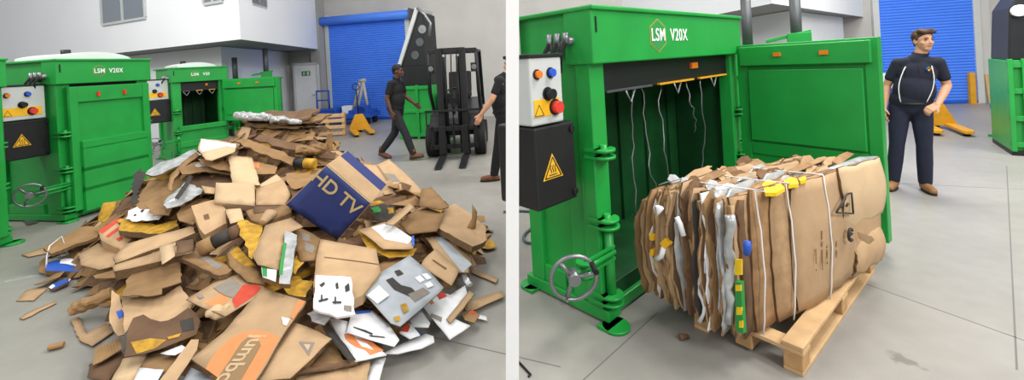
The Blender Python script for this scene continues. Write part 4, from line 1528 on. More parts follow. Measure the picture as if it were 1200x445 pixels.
def bale_sheet(i, t, s0, s1, z0, z1, material, name='cardboard_sheet', th=.014, wav=.012, curl=0.0, jag=.02, seed=0, slump=0.0, kink=None, edge=None, mats=(), paint=None, topjag=None):
    """upright sheet in the bale: local x along the long face, y = t into the bale"""
    r_ = random.Random(seed * 31 + 7)
    ns, nz = max(8, int((s1 - s0) / .09)), 11
    bm = bmesh.new()
    off = Vector((seed * 1.7, seed * .9, 0))
    tj = topjag if topjag is not None else jag
    zt = [z1 + r_.uniform(-tj, tj) for _ in range(ns + 1)]
    for q in range(1, ns):
        if r_.random() < .5:
            zt[q] = zt[q - 1] + r_.uniform(-.008, .008)
    sj = [r_.uniform(-jag, jag) for _ in range(nz + 1)]
    zb = [z0 + r_.uniform(-.012, .02) for _ in range(ns + 1)]
    A, B = [], []
    for a in range(ns + 1):
        ra_, rb_ = [], []
        sag = .085 * max(0, (s0 + (s1 - s0) * a / ns) / SL) ** 1.3 if z1 > .5 else 0
        for b in range(nz + 1):
            f = b / nz
            z = zb[a] + (zt[a] - sag - zb[a]) * f
            s_ = s0 + (s1 - s0) * a / ns + (sj[b] * max(0, 1 - a / 3))
            # ends belly out at mid height, sheets lean with the squeeze
            s_ -= slump * math.sin(PI * f) * max(0, 1 - a / (ns * .6))
            y = t + wav * (noise.noise(Vector((s_ * 2.2, z * 2.6, 0)) + off) * 1.6)
            fr_ = max(0, 1 - (s_ - s0) / .32)
            y += curl * fr_ * fr_
            y += .05 * (t / TL - .5) * math.sin(PI * f)
            ra_.append(bm.verts.new((s_, y - th / 2, z)))
            rb_.append(bm.verts.new((s_, y + th / 2, z)))
        A.append(ra_)
        B.append(rb_)
    for a in range(ns):
        for b in range(nz):
            f = bm.faces.new((A[a][b], A[a + 1][b], A[a + 1][b + 1], A[a][b + 1]))
            f.smooth = True
            f = bm.faces.new((B[a][b], B[a][b + 1], B[a + 1][b + 1], B[a + 1][b]))
            f.smooth = True
    for a in range(ns):
        for b_, fl_ in ((0, 0), (nz, 1)):
            f = bm.faces.new((A[a][b_], B[a][b_], B[a + 1][b_], A[a + 1][b_]))
            f.material_index = 1
    for b in range(nz):
        for a in (0, ns):
            f = bm.faces.new((A[a][b], A[a][b + 1], B[a][b + 1], B[a][b]))
            f.material_index = 1
    bmesh.ops.recalc_face_normals(bm, faces=bm.faces)
    me = bpy.data.meshes.new(name)
    bm.to_mesh(me)
    bm.free()
    me.materials.append(material)
    me.materials.append(edge or material)
    for q in mats:
        me.materials.append(q)
    if paint:
        paint(me)
    o = bpy.data.objects.new(name, me)
    C.objects.link(o)
    o.parent = bale
    return o


r5 = random.Random(11)
EDGE1 = mat('bale edge tan', '#a07c56', .9, var=.32, scale=16, rnd=.15, bump=.4, bscale=30)
EDGE2 = mat('bale edge brown', '#745538', .9, var=.38, scale=16, rnd=.15, bump=.4, bscale=30)
EDGE3 = mat('bale edge pale', '#b8966f', .9, var=.22, scale=16, rnd=.1, bump=.3, bscale=30)
NS = 80
t = .085
i = 0
while t < TL - .01:
    fr = t / TL
    u_ = r5.random()
    th = r5.uniform(.006, .015)
    em = EDGE1 if u_ < .42 else (EDGE2 if u_ < .72 else EDGE3)
    bm_ = r5.choice((TAN, BROWN, BROWN, BROWN2))
    nm = 'cardboard_sheet'
    if i in (7, 10, 21, 30):
        em, bm_, nm = FILM, FILM, 'plastic_film'
    elif i in (14, 27, 38, 52):
        em, bm_, nm = PAPER, PAPER, 'white_sheet'
    elif i in (17, 18, 44):
        em, bm_, nm = DKPR, DKPR, 'dark_sheet'
    top = BH + .02 - .05 * fr - .07 * max(0, fr - .75) / .25 + r5.uniform(-.04, .02)
    s0 = r5.uniform(-.045, .045) + .03 * fr
    if nm != 'cardboard_sheet':
        s0 -= .012
        th = .007
    bale_sheet(i, t, s0, SL + r5.uniform(-.10, .02) - .12 * fr, .004 if r5.random() < .6 else -.0, top, bm_, nm, th=th * 1.15, wav=.009 + .008 * r5.random(), jag=.02, seed=i + 1, slump=r5.uniform(.0, .025) + .03 * fr, edge=em, curl=r5.uniform(-.022, .022), topjag=.04)
    t += th * r5.uniform(.85, 1.12)
    i += 1
# the outer boards on the long face, stepping back one behind the other
bale_sheet(90, .066, .00, SL - .02, .0, BH + .03, EDGE3, th=.012, wav=.003, curl=.03, jag=.006, seed=90, edge=EDGE2)
bale_sheet(91, .040, .13, SL - .03, .0, BH + .05, EDGE1, th=.013, wav=.003, curl=.022, jag=.006, seed=91, edge=EDGE2, slump=.04, topjag=.008)
bale_sheet(92, .012, .30, SL - .0, .0, BH + .055, EDGE3, th=.013, wav=.003, curl=.022, jag=.008, seed=92, edge=EDGE2, slump=.06, topjag=.008)
bale_sheet(93, -.016, .46, SL - .02, .02, BH + .06, TAN, 'front_board', th=.013, wav=.003, curl=.022, jag=.006, seed=93, edge=EDGE2, slump=.07, topjag=.006)
bale_sheet(94, -.040, SL * .62, SL + .03, .33, BH + .085, TAN2, 'folded_flap', th=.012, wav=.003, curl=.016, jag=.008, seed=94, edge=EDGE2, topjag=.006)
bale_sheet(95, -.038, SL * .72, SL - .03, .02, .28, TAN, 'folded_flap', th=.012, wav=.005, curl=.02, jag=.02, seed=95, edge=EDGE2, topjag=.03)


def on_bale(px, py, t_=-.078):
    """point of the long face (offset t_) seen through a pixel, in bale space"""
    n = -bt
    c = BC + bt * t_
    w = ray_plane(px, py, c, n)
    d = w - BC
    return Vector((d.dot(bs), t_, d.z))


def on_end(px, py, s_=-.04):
    c = BC + bs * s_
    w = ray_plane(px, py, c, -bs)
    d = w - BC
    return Vector((s_, d.dot(bt), d.z))


def on_top(px, py, z_):
    w = ground(px, py, Hh + z_)
    d = w - BC
    return Vector((d.dot(bs), d.dot(bt), z_))


def slab3(name, pts, d, material, parent=bale, wob=0):
    k = MB()
    k.prism(pts, d)
    return k.build(name, material, parent)


# marks printed on the long face
tri = [on_bale(981, 248), on_bale(999, 250), on_bale(998, 227), on_bale(992, 229)]
k = MB()
tq = [on_bale(980, 249), on_bale(1000, 250), on_bale(998, 226), on_bale(993, 227)]
for a in range(4):
    k.tube([tq[a], tq[(a + 1) % 4]], .006, 4)
for p in ((986, 242), (993, 241), (990, 234)):
    c0 = on_bale(*p)
    k.tube([c0 + Vector((-.014, 0, 0)), c0 + Vector((.012, 0, .012))], .007, 4)
k.build('handling_mark', DKPR, bale)
k = MB()
c0 = on_bale(997, 275)
k.tube([c0 + Vector((.028 * math.cos(a), 0, .036 * math.sin(a))) for a in [.6 + q * .42 for q in range(12)]], .009, 5)
k.tube([c0 + Vector((-.012, 0, 0)), c0 + Vector((.02, 0, .004))], .007, 5)
k.build('round_mark', DKPR, bale)
k = MB()
for li, (px, y0, y1) in enumerate(((956, 290, 316), (963, 270, 315), (969, 284, 308), (975, 276, 305), (980, 283, 301))):
    y = y0
    rr_ = random.Random(li)
    while y < y1:
        a = on_bale(px + (y - y0) * .02, y, -.05)
        a.y = -.05
        b = a.copy()
        b.z -= .010
        if rr_.random() < .8:
            k.tube([a, b], .0028, 4)
            if rr_.random() < .6:
                k.tube([a, a + Vector((.012, 0, 0))], .0024, 4)
        y += 2.1
k.build('printed_text', BROWNPR, bale)
# torn pale bit of board sticking out of the lower flap
q = [on_bale(1006, 272, -.07), on_bale(1022, 277, -.13), on_bale(1025, 281, -.14), on_bale(1019, 286, -.11), on_bale(1008, 280, -.07)]
slab3('torn_tab', q, (0, .008, .0), TAN2)
# green and yellow printed strip, silver foil, blue bottle, yellow labels on the end face
q = [on_end(861, 330), on_end(868, 331), on_end(871, 391), on_end(862, 388)]
gs = slab3('printed_strip', q, (.03, 0, 0), GNPR)
for (a, b, c_, d_) in ((861, 304, 869, 322), (862, 334, 868, 341), (863, 360, 869, 369), (866, 376, 870, 384)):
    o_ = slab3('yellow_patch', [on_end(a, b, -.045), on_end(c_, b, -.045), on_end(c_, d_, -.045), on_end(a, d_, -.045)], (.01, 0, 0), YELBR, gs)
k = MB()
rr_ = random.Random(5)
k.tube([on_end(855 + 2 * math.sin(q_ * 1.3), 252 + q_ * 9.5, -.02 - .02 * rr_.random()) for q_ in range(14)], [.018 + .014 * rr_.random() for _ in range(14)], 10)
k.build('silver_foil', FILM, bale)
k = MB()
k.tube([on_end(822 + 4 * math.sin(q_ * 1.1), 300 + q_ * 8.5, -.03) for q_ in range(10)], [.007 + .006 * rr_.random() for _ in range(10)], 8)
k.build('white_film', PAPER, bale)
k = MB()
k.tube([on_end(876, 282, -.05), on_end(876, 288, -.055), on_end(875, 298, -.05)], [.014, .02, .016], 10)
k.build('blue_bottle', BLPR, bale)
for nm, pts in (('yellow_label', ((779, 279), (785, 286), (779, 292), (773, 285))), ('yellow_label', ((761, 274), (765, 276), (765, 282), (761, 281))), ('yellow_label', ((762, 292), (766, 293), (765, 300), (761, 299)))):
    o_ = slab3(nm, [on_end(p[0], p[1], -.075) for p in pts], (.03, 0, 0), YELST)
k = MB()
for pts in (((770, 303), (775, 300), (778, 290)), ((793, 254), (797, 262), (801, 276)), ((771, 241), (772, 250), (775, 243))):
    kk = MB()
    kk.tube([on_end(p[0], p[1], -.07) for p in pts], .016, 7)
    kk.build('white_scrap', PAPER, bale)
k.bm.free()
# scraps lying along the top
for j in range(34):
    rr_ = random.Random(j + 40)
    s_, t2 = rr_.uniform(.02, SL - .2), rr_.uniform(.08, TL - .1)
    l_, w_ = rr_.uniform(.08, .3), rr_.uniform(.02, .06)
    zt_b = BH + .02 - .05 * t2 / TL - .085 * (s_ / SL) ** 1.3 - .07 * max(0, t2 / TL - .75) / .25 + rr_.uniform(-.015, .02)
    kk = MB()
    tl = rr_.uniform(-.25, .25)
    P0 = Vector((s_, t2, zt_b))
    e1 = Vector((math.cos(tl), math.sin(tl), rr_.uniform(-.1, .2)))
    e2 = Vector((-math.sin(tl) * .5, .5, rr_.uniform(.2, .8))).normalized()
    kk.prism([P0, P0 + e1 * l_, P0 + e1 * l_ * .9 + e2 * w_, P0 + e1 * l_ * .5 + e2 * w_ * 1.3, P0 + e2 * w_ * rr_.uniform(.5, 1)], e1.cross(e2).normalized() * .008)
    kk.build('torn_scrap' if j not in (3, 9, 15, 21) else 'film_scrap', (EDGE1, EDGE2, EDGE3, TAN)[j % 4] if j not in (3, 9, 15, 21) else FILM, bale)
for pts in (((893, 220), (900, 214), (914, 218), (920, 224), (910, 230), (897, 230)), ((918, 216), (926, 211), (934, 213), (936, 219), (924, 221)), ((936, 213), (944, 210), (945, 214), (938, 216))):
    slab3('yellow_plastic', [on_top(p[0], p[1], BH + .02) for p in pts], (0, 0, .02), YELBR)
k = MB()
k.tube([on_top(p[0], p[1], BH - .02) for p in ((958, 206), (985, 197), (1008, 188), (1028, 186))], [.02, .03, .028, .02], 10)
k.build('film_roll', FILM, bale)
k = MB()
k.tube([on_top(p[0], p[1], BH - .05) for p in ((786, 221), (792, 219), (796, 220))], .016, 8)
k.build('blue_scrap', BLPR, bale)
# baling wires: over the top, down the long face and round the end
for s_ in (.14, .40, .78):
    P_ = []
    for q in range(9):
        tt = TL - .02 - (TL - .0) * q / 8
        P_.append((s_ + .01 * math.sin(q), tt, BH + .06 - .05 * tt / TL - .085 * (s_ / SL) ** 1.3 - .07 * max(0, tt / TL - .75) / .25))
    yy = .028 if s_ < .2 else (-.002 if s_ < .5 else -.03)
    P_ += [(s_ + .0, yy, BH + .055 - .085 * (s_ / SL) ** 1.3)]
    P_ += [(s_ + .005 * math.sin(q * 2), yy - .024 * math.sin(PI * q / 9), BH * q / 9) for q in range(8, -1, -1)]
    MB().tube(P_, .0042, 6).build('baling_wire', PAPER, bale)


# ------------------------------------------------------------------ people
def remesh(mb, voxel, smooth=3):
    me = bpy.data.meshes.new('t')
    bmesh.ops.recalc_face_normals(mb.bm, faces=mb.bm.faces)
    mb.bm.to_mesh(me)
    mb.bm.free()
    o = bpy.data.objects.new('t', me)
    C.objects.link(o)
    r_ = o.modifiers.new('r', 'REMESH')
    r_.mode = 'VOXEL'
    r_.voxel_size = voxel
    s_ = o.modifiers.new('s', 'SMOOTH')
    s_.iterations = smooth
    s_.factor = .5
    dg = bpy.context.evaluated_depsgraph_get()
    out = bpy.data.meshes.new_from_object(o.evaluated_get(dg))
    bpy.data.objects.remove(o)
    for p in out.polygons:
        p.use_smooth = True
    return out


def limb(mb, chain, seg=16):
    """chain of (point, radius): overlapping tapered cones with ball joints"""
    for i in range(len(chain)):
        p, r_ = chain[i]
        mb.sphere(p, r_, seg=seg)
        if i:
            q, r0 = chain[i - 1]
            if (Vector(q) - Vector(p)).length > 1e-4:
                mb.cyl(q, p, r0, r_, seg)


def mesh_obj(name, me, material, parent):
    me.name = name
    me.materials.clear()
    me.materials.append(material)
    o = bpy.data.objects.new(name, me)
    C.objects.link(o)
    o.parent = parent
    return o


def hand(mb, wrist, direction, palm_n, thumb_side, s=1.0, curl=.5):
    """palm, four unequal curled fingers and a thumb"""
    d = Vector(direction).normalized()
    n = Vector(palm_n)
    n = (n - d * n.dot(d)).normalized()
    t = Vector(thumb_side)
    t = (t - d * t.dot(d) - n * t.dot(n)).normalized()
    w = Vector(wrist)
    for k in (-.028, -.009, .011, .03):
        mb.cyl(w + t * k * .7, w + d * .09 * s + t * k * s, .017, .0155, 10)
        mb.sphere(w + d * .09 * s + t * k * s, .0155, seg=10)
    for k, l in ((.03, .07), (.011, .08), (-.009, .074), (-.028, .056)):
        p = w + d * .09 * s + t * k * s
        a = p + (d * math.cos(curl * .6) + n * math.sin(curl * .6)) * l * .45 * s
        b = a + (d * math.cos(curl * 1.6) + n * math.sin(curl * 1.6)) * l * .32 * s
        c = b + (d * math.cos(curl * 2.4) + n * math.sin(curl * 2.4)) * l * .26 * s
        limb(mb, [(p, .0105), (a, .0098), (b, .0088), (c, .0075)], 8)
    p = w + d * .028 * s + t * .03
    a = p + (d * .6 + t * .65 + n * .3).normalized() * .038 * s
    b = a + (d * .85 + t * .25 + n * .4).normalized() * .03 * s
    limb(mb, [(p, .0135), (a, .0115), (b, .009)], 8)


def head_shape(mb, c, look, s=1.0):
    """skull, jaw, brow, nose, lips, chin and ears; look = horizontal facing direction"""
    f = Vector((look[0], look[1], 0)).normalized()
    r_ = Vector((-f.y, f.x, 0))
    up = Vector((0, 0, 1))
    c = Vector(c)
    rot = Matrix(((r_.x, -f.x, 0, 0), (r_.y, -f.y, 0, 0), (0, 0, 1, 0), (0, 0, 0, 1)))
    S = lambda a, b, z: c + f * a * s + r_ * b * s + up * z * s
    mb.sphere(S(-.012, 0, .028), .09 * s, (.84, 1.04, .98), 20, rot=rot)
    mb.sphere(S(.018, 0, -.028), .072 * s, (.88, .98, 1.2), 18, rot=rot)
    mb.sphere(S(.05, 0, -.088), .034 * s, (1.1, .9, .75), 12, rot=rot)
    mb.sphere(S(.074, 0, .022), .02 * s, (2.3, .7, .55), 12, rot=rot)
    mb.cyl(S(.082, 0, .012), S(.098, 0, -.026), .008 * s, .013 * s, 10)
    mb.sphere(S(.098, 0, -.027), .0135 * s, seg=10)
    for k in (-1, 1):
        mb.sphere(S(.09, k * .011, -.03), .009 * s, seg=8)
        mb.sphere(S(.05, k * .044, -.025), .028 * s, (.8, .8, .8), 10, rot=rot)
        mb.sphere(S(-.008, k * .078, -.008), .03 * s, (.35, .62, 1.05), 12, rot=rot)
    mb.sphere(S(.083, 0, -.052), .013 * s, (1.7, .7, .6), 10, rot=rot)
    mb.sphere(S(.08, 0, -.062), .0125 * s, (1.5, .7, .6), 10, rot=rot)
    return S, rot


def person(label, loc, rz, J, look, skin, shirt, trou, boot, hairm, hands, toes, hair_long=0.0, short=True, voxel=.0085, piping=False, scale=1.0, logo=False):
    e = empty('person', loc, rz, label, 'person')
    V3 = {k: Vector(v) for k, v in J.items()}
    g = V3
    b = MB()
    S, rot = head_shape(b, g['head'], look)
    f = Vector((look[0], look[1], 0)).normalized()
    limb(b, [(g['neck'], .058), (g['head'] - f * .015 + Vector((0, 0, -.06)), .054)])
    # a slim trunk and legs inside the clothes keep the body one surface
    limb(b, [(g['pelvis'], .08), (g['chest'], .085), (g['neck'], .058)])
    for sd in 'RL':
        limb(b, [(g['chest'] + Vector((0, 0, .1)), .07), (g['sh' + sd], .05), (g['el' + sd], .041), ((g['el' + sd] * .55 + g['wr' + sd] * .45), .040), (g['wr' + sd], .027)])
        limb(b, [(g['pelvis'], .09), (g['hip' + sd], .075), (g['kn' + sd], .05), (g['an' + sd], .04)])
        d, n, t, cu = hands[sd]
        hand(b, g['wr' + sd], d, n, t, 1.0, cu)
    body = mesh_obj('body', remesh(b, voxel * .72, 2), skin, e)
    # face details
    for k in (-1, 1):
        q = MB()
        q.sphere(S(.078, k * .032, .008), .0095, (1.2, .7, .6), 10, rot=rot)
        q.build('eye', EYEW, body)
        q = MB()
        q.tube([S(.088, k * .014, .026), S(.088, k * .032, .031), S(.078, k * .05, .025)], .0048, 6)
        q.build('eyebrow', hairm, body)
    q = MB()
    q.tube([S(.086, -.022, -.055), S(.096, 0, -.057), S(.086, .022, -.055)], .0042, 6)
    q.build('mouth', LIP, body)
    # hair
    h_ = MB()
    h_.sphere(S(-.022, 0, .048), .092, (.9, 1.03, .96), 18, rot=rot)
    if hair_long:
        for k in range(7):
            a = -.055 + .11 * k / 6
            limb(h_, [(S(.03, a, .105), .026), (S(.072, a * .9 + .008, .108 - abs(a) * .3), .022), (S(.084, a * .8 + .012, .088), .012)], 10)
        limb(h_, [(S(-.06, 0, .03), .06), (S(-.07, 0, -.03), .04)], 12)
        for k in (-1, 1):
            limb(h_, [(S(.0, k * .07, .06), .024), (S(.01, k * .077, .015), .012)], 8)
    else:
        limb(h_, [(S(-.06, 0, .02), .055), (S(-.065, 0, -.02), .042)], 12)
        limb(h_, [(S(.02, 0, .092), .045), (S(.05, 0, .082), .03)], 12)
    mesh_obj('hair', remesh(h_, .007, 2), hairm, body)
    # shirt
    c = MB()
    up = Vector((0, 0, 1))
    side = (g['shL'] - g['shR'])
    sdir = Vector((side.x, side.y, 0)).normalized()
    hw = side.length / 2
    fw = Vector((sdir.y, -sdir.x, 0))
    mid = (g['pelvis'] + g['chest']) / 2
    rotS = Matrix(((sdir.x, -fw.x, 0, 0), (sdir.y, -fw.y, 0, 0), (0, 0, 1, 0), (0, 0, 0, 1)))
    c.sphere(g['chest'] + Vector((0, 0, .03)), .15, (1.1, .82, 1.15), 20, rot=rotS)
    c.sphere(mid + fw * .012 + Vector((0, 0, .0)), .158, (1.17, .95, 1.3), 20, rot=rotS)
    c.sphere(g['pelvis'] + Vector((0, 0, .03)), .16, (1.16, .93, .95), 20, rot=rotS)
    limb(c, [(g['shR'], .056), (g['chest'] + Vector((0, 0, .155)), .082), (g['shL'], .056)])
    limb(c, [(g['chest'] + Vector((0, 0, .17)), .085), (g['neck'] + Vector((0, 0, -.005)), .066)])
    fr = .62 if short else .98
    for sd in 'RL':
        limb(c, [(g['sh' + sd], .06), (g['sh' + sd] * (1 - fr) + g['el' + sd] * fr, .058)])
    sh = mesh_obj('shirt', remesh(c, voxel, 4), shirt, e)
    cl = MB()
    nk = g['neck'] + Vector((0, 0, .018))
    cl.torus(nk, Vector((fw.x * .35, fw.y * .35, 1)), .062, .012, 20)
    cl.build('collar', shirt, sh)
    if piping:
        for k in (-1, 1):
            pp = []
            for q in range(9):
                z = q / 8
                y_ = g['chest'] + Vector((0, 0, .12)) + (g['pelvis'] - g['chest'] + Vector((0, 0, -.1))) * z
                pp.append(y_ + sdir * k * (.105 + .035 * math.sin(z * PI)) + fw * (.116 + .022 * z - .012 * (z < .2)))
            MB().tube(pp, .0045, 6).build('piping', PAPER, sh)
        q = MB()
        lc_ = g['chest'] + sdir * .075 + fw * .128 + Vector((0, 0, .09))
        for i, m_ in enumerate((0, 1, 2, 3)):
            a = i * PI / 2
            q.sphere(lc_ + sdir * .014 * math.cos(a) + up * .014 * math.sin(a), .011, seg=8, mi=i)
        q.build('chest_badge', [REDB, GNPR, BLUEB, YELST], sh)
        q = MB()
        for k in range(3):
            q.sphere(g['chest'] + fw * .13 + Vector((0, 0, .16 - .045 * k)) + fw * -.012 * k * 0, .006, seg=8)
        q.build('shirt_button', BLACK, sh)
    # trousers
    c = MB()
    c.sphere(g['pelvis'] + Vector((0, 0, -.03)), .145, (1.16, .88, .85), 20, rot=rotS)
    for sd in 'RL':
        kn, an, hp = g['kn' + sd], g['an' + sd], g['hip' + sd]
        limb(c, [(hp, .098), (hp * .5 + kn * .5, .088), (kn, .07), (kn * .55 + an * .45, .070), (an + Vector((0, 0, .015)), .062)])
    tr = mesh_obj('trousers', remesh(c, voxel, 3), trou, e)
    bl = MB()
    bl.torus(g['pelvis'] + Vector((0, 0, .0)), (0, 0, 1), .145, .014, 28)
    bl.build('belt', BLACK, tr)
    for sd in 'RL':
        an = g['an' + sd]
        t = Vector(toes[sd]).normalized()
        flat_ = Vector((t.x, t.y, 0)).normalized()
        c = MB()
        limb(c, [(an + Vector((0, 0, .06)), .057), (an + Vector((0, 0, -.02)), .055)])
        limb(c, [(an - flat_ * .035 + Vector((0, 0, -.045)), .042), (an + t * .09 + Vector((0, 0, -.042)), .044), (an + t * .165 + Vector((0, 0, -.048)), .037)])
        bt_ = mesh_obj('boot', remesh(c, voxel * .9, 2), boot, e)
        s2 = MB()
        pr = Vector((-t.y, t.x, 0)).normalized()
        low = an + Vector((0, 0, -.088))
        out = []
        for i in range(20):
            a = 2 * PI * i / 20
            out.append(low + t * (.065 + .145 * math.cos(a)) + pr * .046 * math.sin(a))
        s2.prism(out, (0, 0, .022))
        s2.build('sole', SOLE, bt_)
    return e


gm = ground(1066, 222)
fwd = (-gm).normalized()
J1 = dict(pelvis=(.05, 0, .98), chest=(.11, -.01, 1.27), neck=(.15, 0, 1.505), head=(.175, -.02, 1.665),
          shR=(-.04, .0, 1.425), shL=(.29, .01, 1.42), elR=(-.14, .05, 1.17), wrR=(-.185, -.04, .93), elL=(.355, .05, 1.16), wrL=(.235, -.17, .975),
          hipR=(-.045, 0, .93), hipL=(.135, 0, .93), knR=(-.09, -.035, .51), knL=(.135, -.035, .51), anR=(-.135, .0, .09), anL=(.135, .02, .09))
rz1 = math.atan2(fwd.y, fwd.x) + PI / 2
person('man in navy polo shirt with white piping standing by the open green door', gm, rz1 + .12, J1, (.5, -.85), SKIN, NAVYCL, TROU, BOOT, HAIRB,
       dict(R=((-.02, -.12, -1), (.9, .2, 0), (.1, -1, 0), .35), L=((-.72, -.45, -.42), (-.2, .5, -.8), (-.1, -.75, .6), .75)),
       dict(R=(-.3, -1, 0), L=(.22, -1, 0)), hair_long=1.0, piping=True)
# walking man: seen from the side, stepping to the right
gw = (ground(444, 187) + ground(490, 186)) / 2
J2 = dict(pelvis=(0, 0, .95), chest=(0, -.03, 1.25), neck=(0, -.05, 1.49), head=(0, -.09, 1.63),
          shR=(-.19, -.02, 1.42), shL=(.19, -.06, 1.42), elR=(-.235, .05, 1.15), wrR=(-.24, -.02, .91), elL=(.23, -.1, 1.15), wrL=(.22, -.29, 1.0),
          hipR=(-.09, 0, .90), hipL=(.09, -.02, .90), knR=(-.09, -.2, .50), knL=(.085, .08, .48), anR=(-.09, -.33, .11), anL=(.09, .36, .13))
person('man in black shirt walking right beside the black forklift', gw, PI / 2 - .15, J2, (.1, -1), SKIND, BLKCL, mat('charcoal trousers', '#25262a', .9, var=.2, scale=9, bump=.3, bscale=16), BOOT2, HAIRK,
       dict(R=((.05, -.2, -1), (1, 0, 0), (0, -1, -.1), .4), L=((0, -.75, -.6), (-.9, 0, 0), (0, -.6, .7), .4)),
       dict(R=(0, -1, .12), L=(0, -1, -.35)), voxel=.012)
# man half hidden by the added divider
gc = ground(589, 209)
J3 = dict(pelvis=(0, .06, .96), chest=(0, .05, 1.26), neck=(0, .13, 1.50), head=(0, .21, 1.65),
          shR=(-.2, .02, 1.43), shL=(.2, .02, 1.43), elR=(-.2, .2, 1.15), wrR=(-.19, .1, .92), elL=(.25, -.10, 1.18), wrL=(.22, -.27, .97),
          hipR=(-.09, .06, .91), hipL=(.09, .05, .91), knR=(-.09, .24, .5), knL=(.09, -.04, .5), anR=(-.09, .42, .1), anL=(.09, -.12, .09))
person('man in black shirt and brown boots half hidden behind the added white divider', gc, -PI / 2 + .1, J3, (0, -1), SKIN, BLKCL, BLKCL, BOOT2, HAIRK,
       dict(R=((0, -.3, -1), (1, 0, 0), (0, -1, 0), .4), L=((0, -.45, -.9), (-.9, 0, 0), (0, -.9, .4), .35)),
       dict(R=(0, -1, -.3), L=(0, -1, 0)), voxel=.011)

# ------------------------------------------------------------------ forklift
gf = ground(529, 189)
fk = empty('forklift', gf + Vector((.05, .25, 0)), rad(1), 'black forklift facing the camera with lowered forks', 'forklift')
for s in (-1, 1):
    q = MB()
    q.box(s * .22 - .05, s * .22 + .05, -.06, .06, .06, 2.0)
    q.box(s * .17 - .012, s * .17 + .012, -.08, .08, .06, 2.0)
    q.build('mast_rail', BLACK, fk, .006)
    q = MB()
    q.cyl((s * .12, .02, .1), (s * .12, .02, 1.85), .03, seg=12)
    q.build('lift_cylinder', BLACK2, fk)
    q = MB()
    q.box(s * .2 - .06, s * .2 + .06, -.2, -.15, .12, .62)
    q.prism([(s * .2 - .06, -.15, .05), (s * .2 - .06, -.85, .02), (s * .2 - .06, -.85, .03), (s * .2 - .06, -.2, .1)], (.12, 0, 0))
    q.build('fork', BLACK2, fk, .005)
    q = MB()
    q.tube([(s * .46, .75, .7), (s * .46, .3, 1.2), (s * .45, .28, 1.95), (s * .44, 1.5, 1.97), (s * .46, 1.65, .8)], .035, 8)
    q.build('guard_post', BLACK, fk)
    q = MB()
    q.cyl((s * .34, .3, .3), (s * .54, .3, .3), .3, seg=28)
    q.cyl((s * .54, .3, .3), (s * .545, .3, .3), .14, seg=20, mi=1)
    q.build('front_wheel', [RUBBER, DSTEEL], fk, .02)
    q = MB()
    q.cyl((s * .36, 1.5, .24), (s * .52, 1.5, .24), .24, seg=24)
    q.build('rear_wheel', RUBBER, fk, .02)
    q = MB()
    q.box(s * .4 - .06, s * .4 + .06, .2, .3, 1.55, 1.72)
    q.cyl((s * .4, .19, 1.64), (s * .4, .2, 1.64), .05, seg=14, mi=1)
    q.build('work_lamp', [BLACK, STEEL], fk, .005)
    q = MB()
    q.prism([(s * .34 - .12, .02, .56), (s * .34 + .14, .02, .56), (s * .34 + .12, .1, .8), (s * .34 - .1, .1, .8)], (0, .4, 0))
    q.build('front_fender', BLACK, fk, .01)
for z in (.5, 1.05, 1.96):
    MB().box(-.24, .24, .03, .07, z - .05, z + .05).build('mast_crossbar', BLACK, fk, .005)
q = MB()
q.box(-.42, .42, -.14, -.1, .2, .28)
q.box(-.42, .42, -.14, -.1, .52, .6)
for x in (-.4, -.02, .36):
    q.box(x, x + .04, -.14, -.1, .2, .62)
q.build('fork_carriage', BLACK2, fk, .004)
q = MB()
q.box(-.5, .5, -.12, -.09, .86, .9)
for x in (-.49, .47):
    q.box(x, x + .02, -.12, -.09, .6, .9)
q.build('load_backrest', BLACK2, fk, .004)
q = MB()
q.prism([(-.44, .35, .35), (-.44, 1.9, .4), (-.44, 1.95, .95), (-.44, 1.2, 1.0), (-.44, .9, .62), (-.44, .35, .6)], (.88, 0, 0))
q.build('chassis', mat('forklift grey', '#34363a', .45, var=.15), fk, .03)
q = MB()
for i in range(7):
    q.box(-.44 + i * .14, -.41 + i * .14, .28, 1.5, 1.95, 1.99)
q.box(-.46, .46, .26, .32, 1.93, 2.0)
q.box(-.46, .46, 1.46, 1.52, 1.93, 2.0)
q.build('guard_roof', BLACK, fk, .005)
q = MB()
q.box(-.24, .24, .95, 1.4, 1.0, 1.12)
q.prism([(-.24, 1.3, 1.1), (-.24, 1.42, 1.1), (-.24, 1.52, 1.55), (-.24, 1.44, 1.55)], (.48, 0, 0))
q.build('seat', RUBBER, fk, .03)
q = MB()
q.torus((-.05, .62, 1.12), (0, -.7, .8), .17, .016)
q.tube([(-.05, .62, 1.12), (-.05, .45, .75)], .025, 8)
q.build('steering_wheel', BLACK, fk)
for i in range(3):
    q = MB()
    q.tube([(-.1 + .1 * i, -.03, .5), (-.11 + .1 * i, -.06, 1.2), (-.09 + .1 * i, .0, 1.9)], .012, 6)
    q.build('mast_hose', RUBBER, fk)

# ------------------------------------------------------------------ green press with a black feed tower behind the walking man
gp = ground(482, 170)
gp.y += .75
hp = empty('hopper_press', gp, rad(-14), 'green press with a tall black feed hopper behind the walking man', 'press')
q = MB()
q.box(-.42, .42, 0, .9, .06, 1.25)
q.build('press_body', GREEN, hp, .01)
for x in (-.45, .39, 0):
    MB().box(x, x + .06, -.05, .0, .0, 1.27).build('corner_post', GREEN, hp, .005)
for z in (.06, .62, 1.17):
    MB().box(-.42, .42, -.04, 0, z, z + .08).build('stiffening_rib', GREEN, hp, .004)
MB().box(.5, .78, .1, .8, .02, 1.05).build('side_cabinet', GREEN, hp, .01)
MB().box(-.44, .3, .1, .8, 1.25, 1.75).build('feed_housing', BLACK2, hp, .01)
q = MB()
q.prism([(-.42, .1, 1.72), (.24, .1, 1.72), (.22, .1, 2.95), (.1, .1, 3.02)], (0, .7, 0))
q.build('hopper_plate', BLACK2, hp, .008)
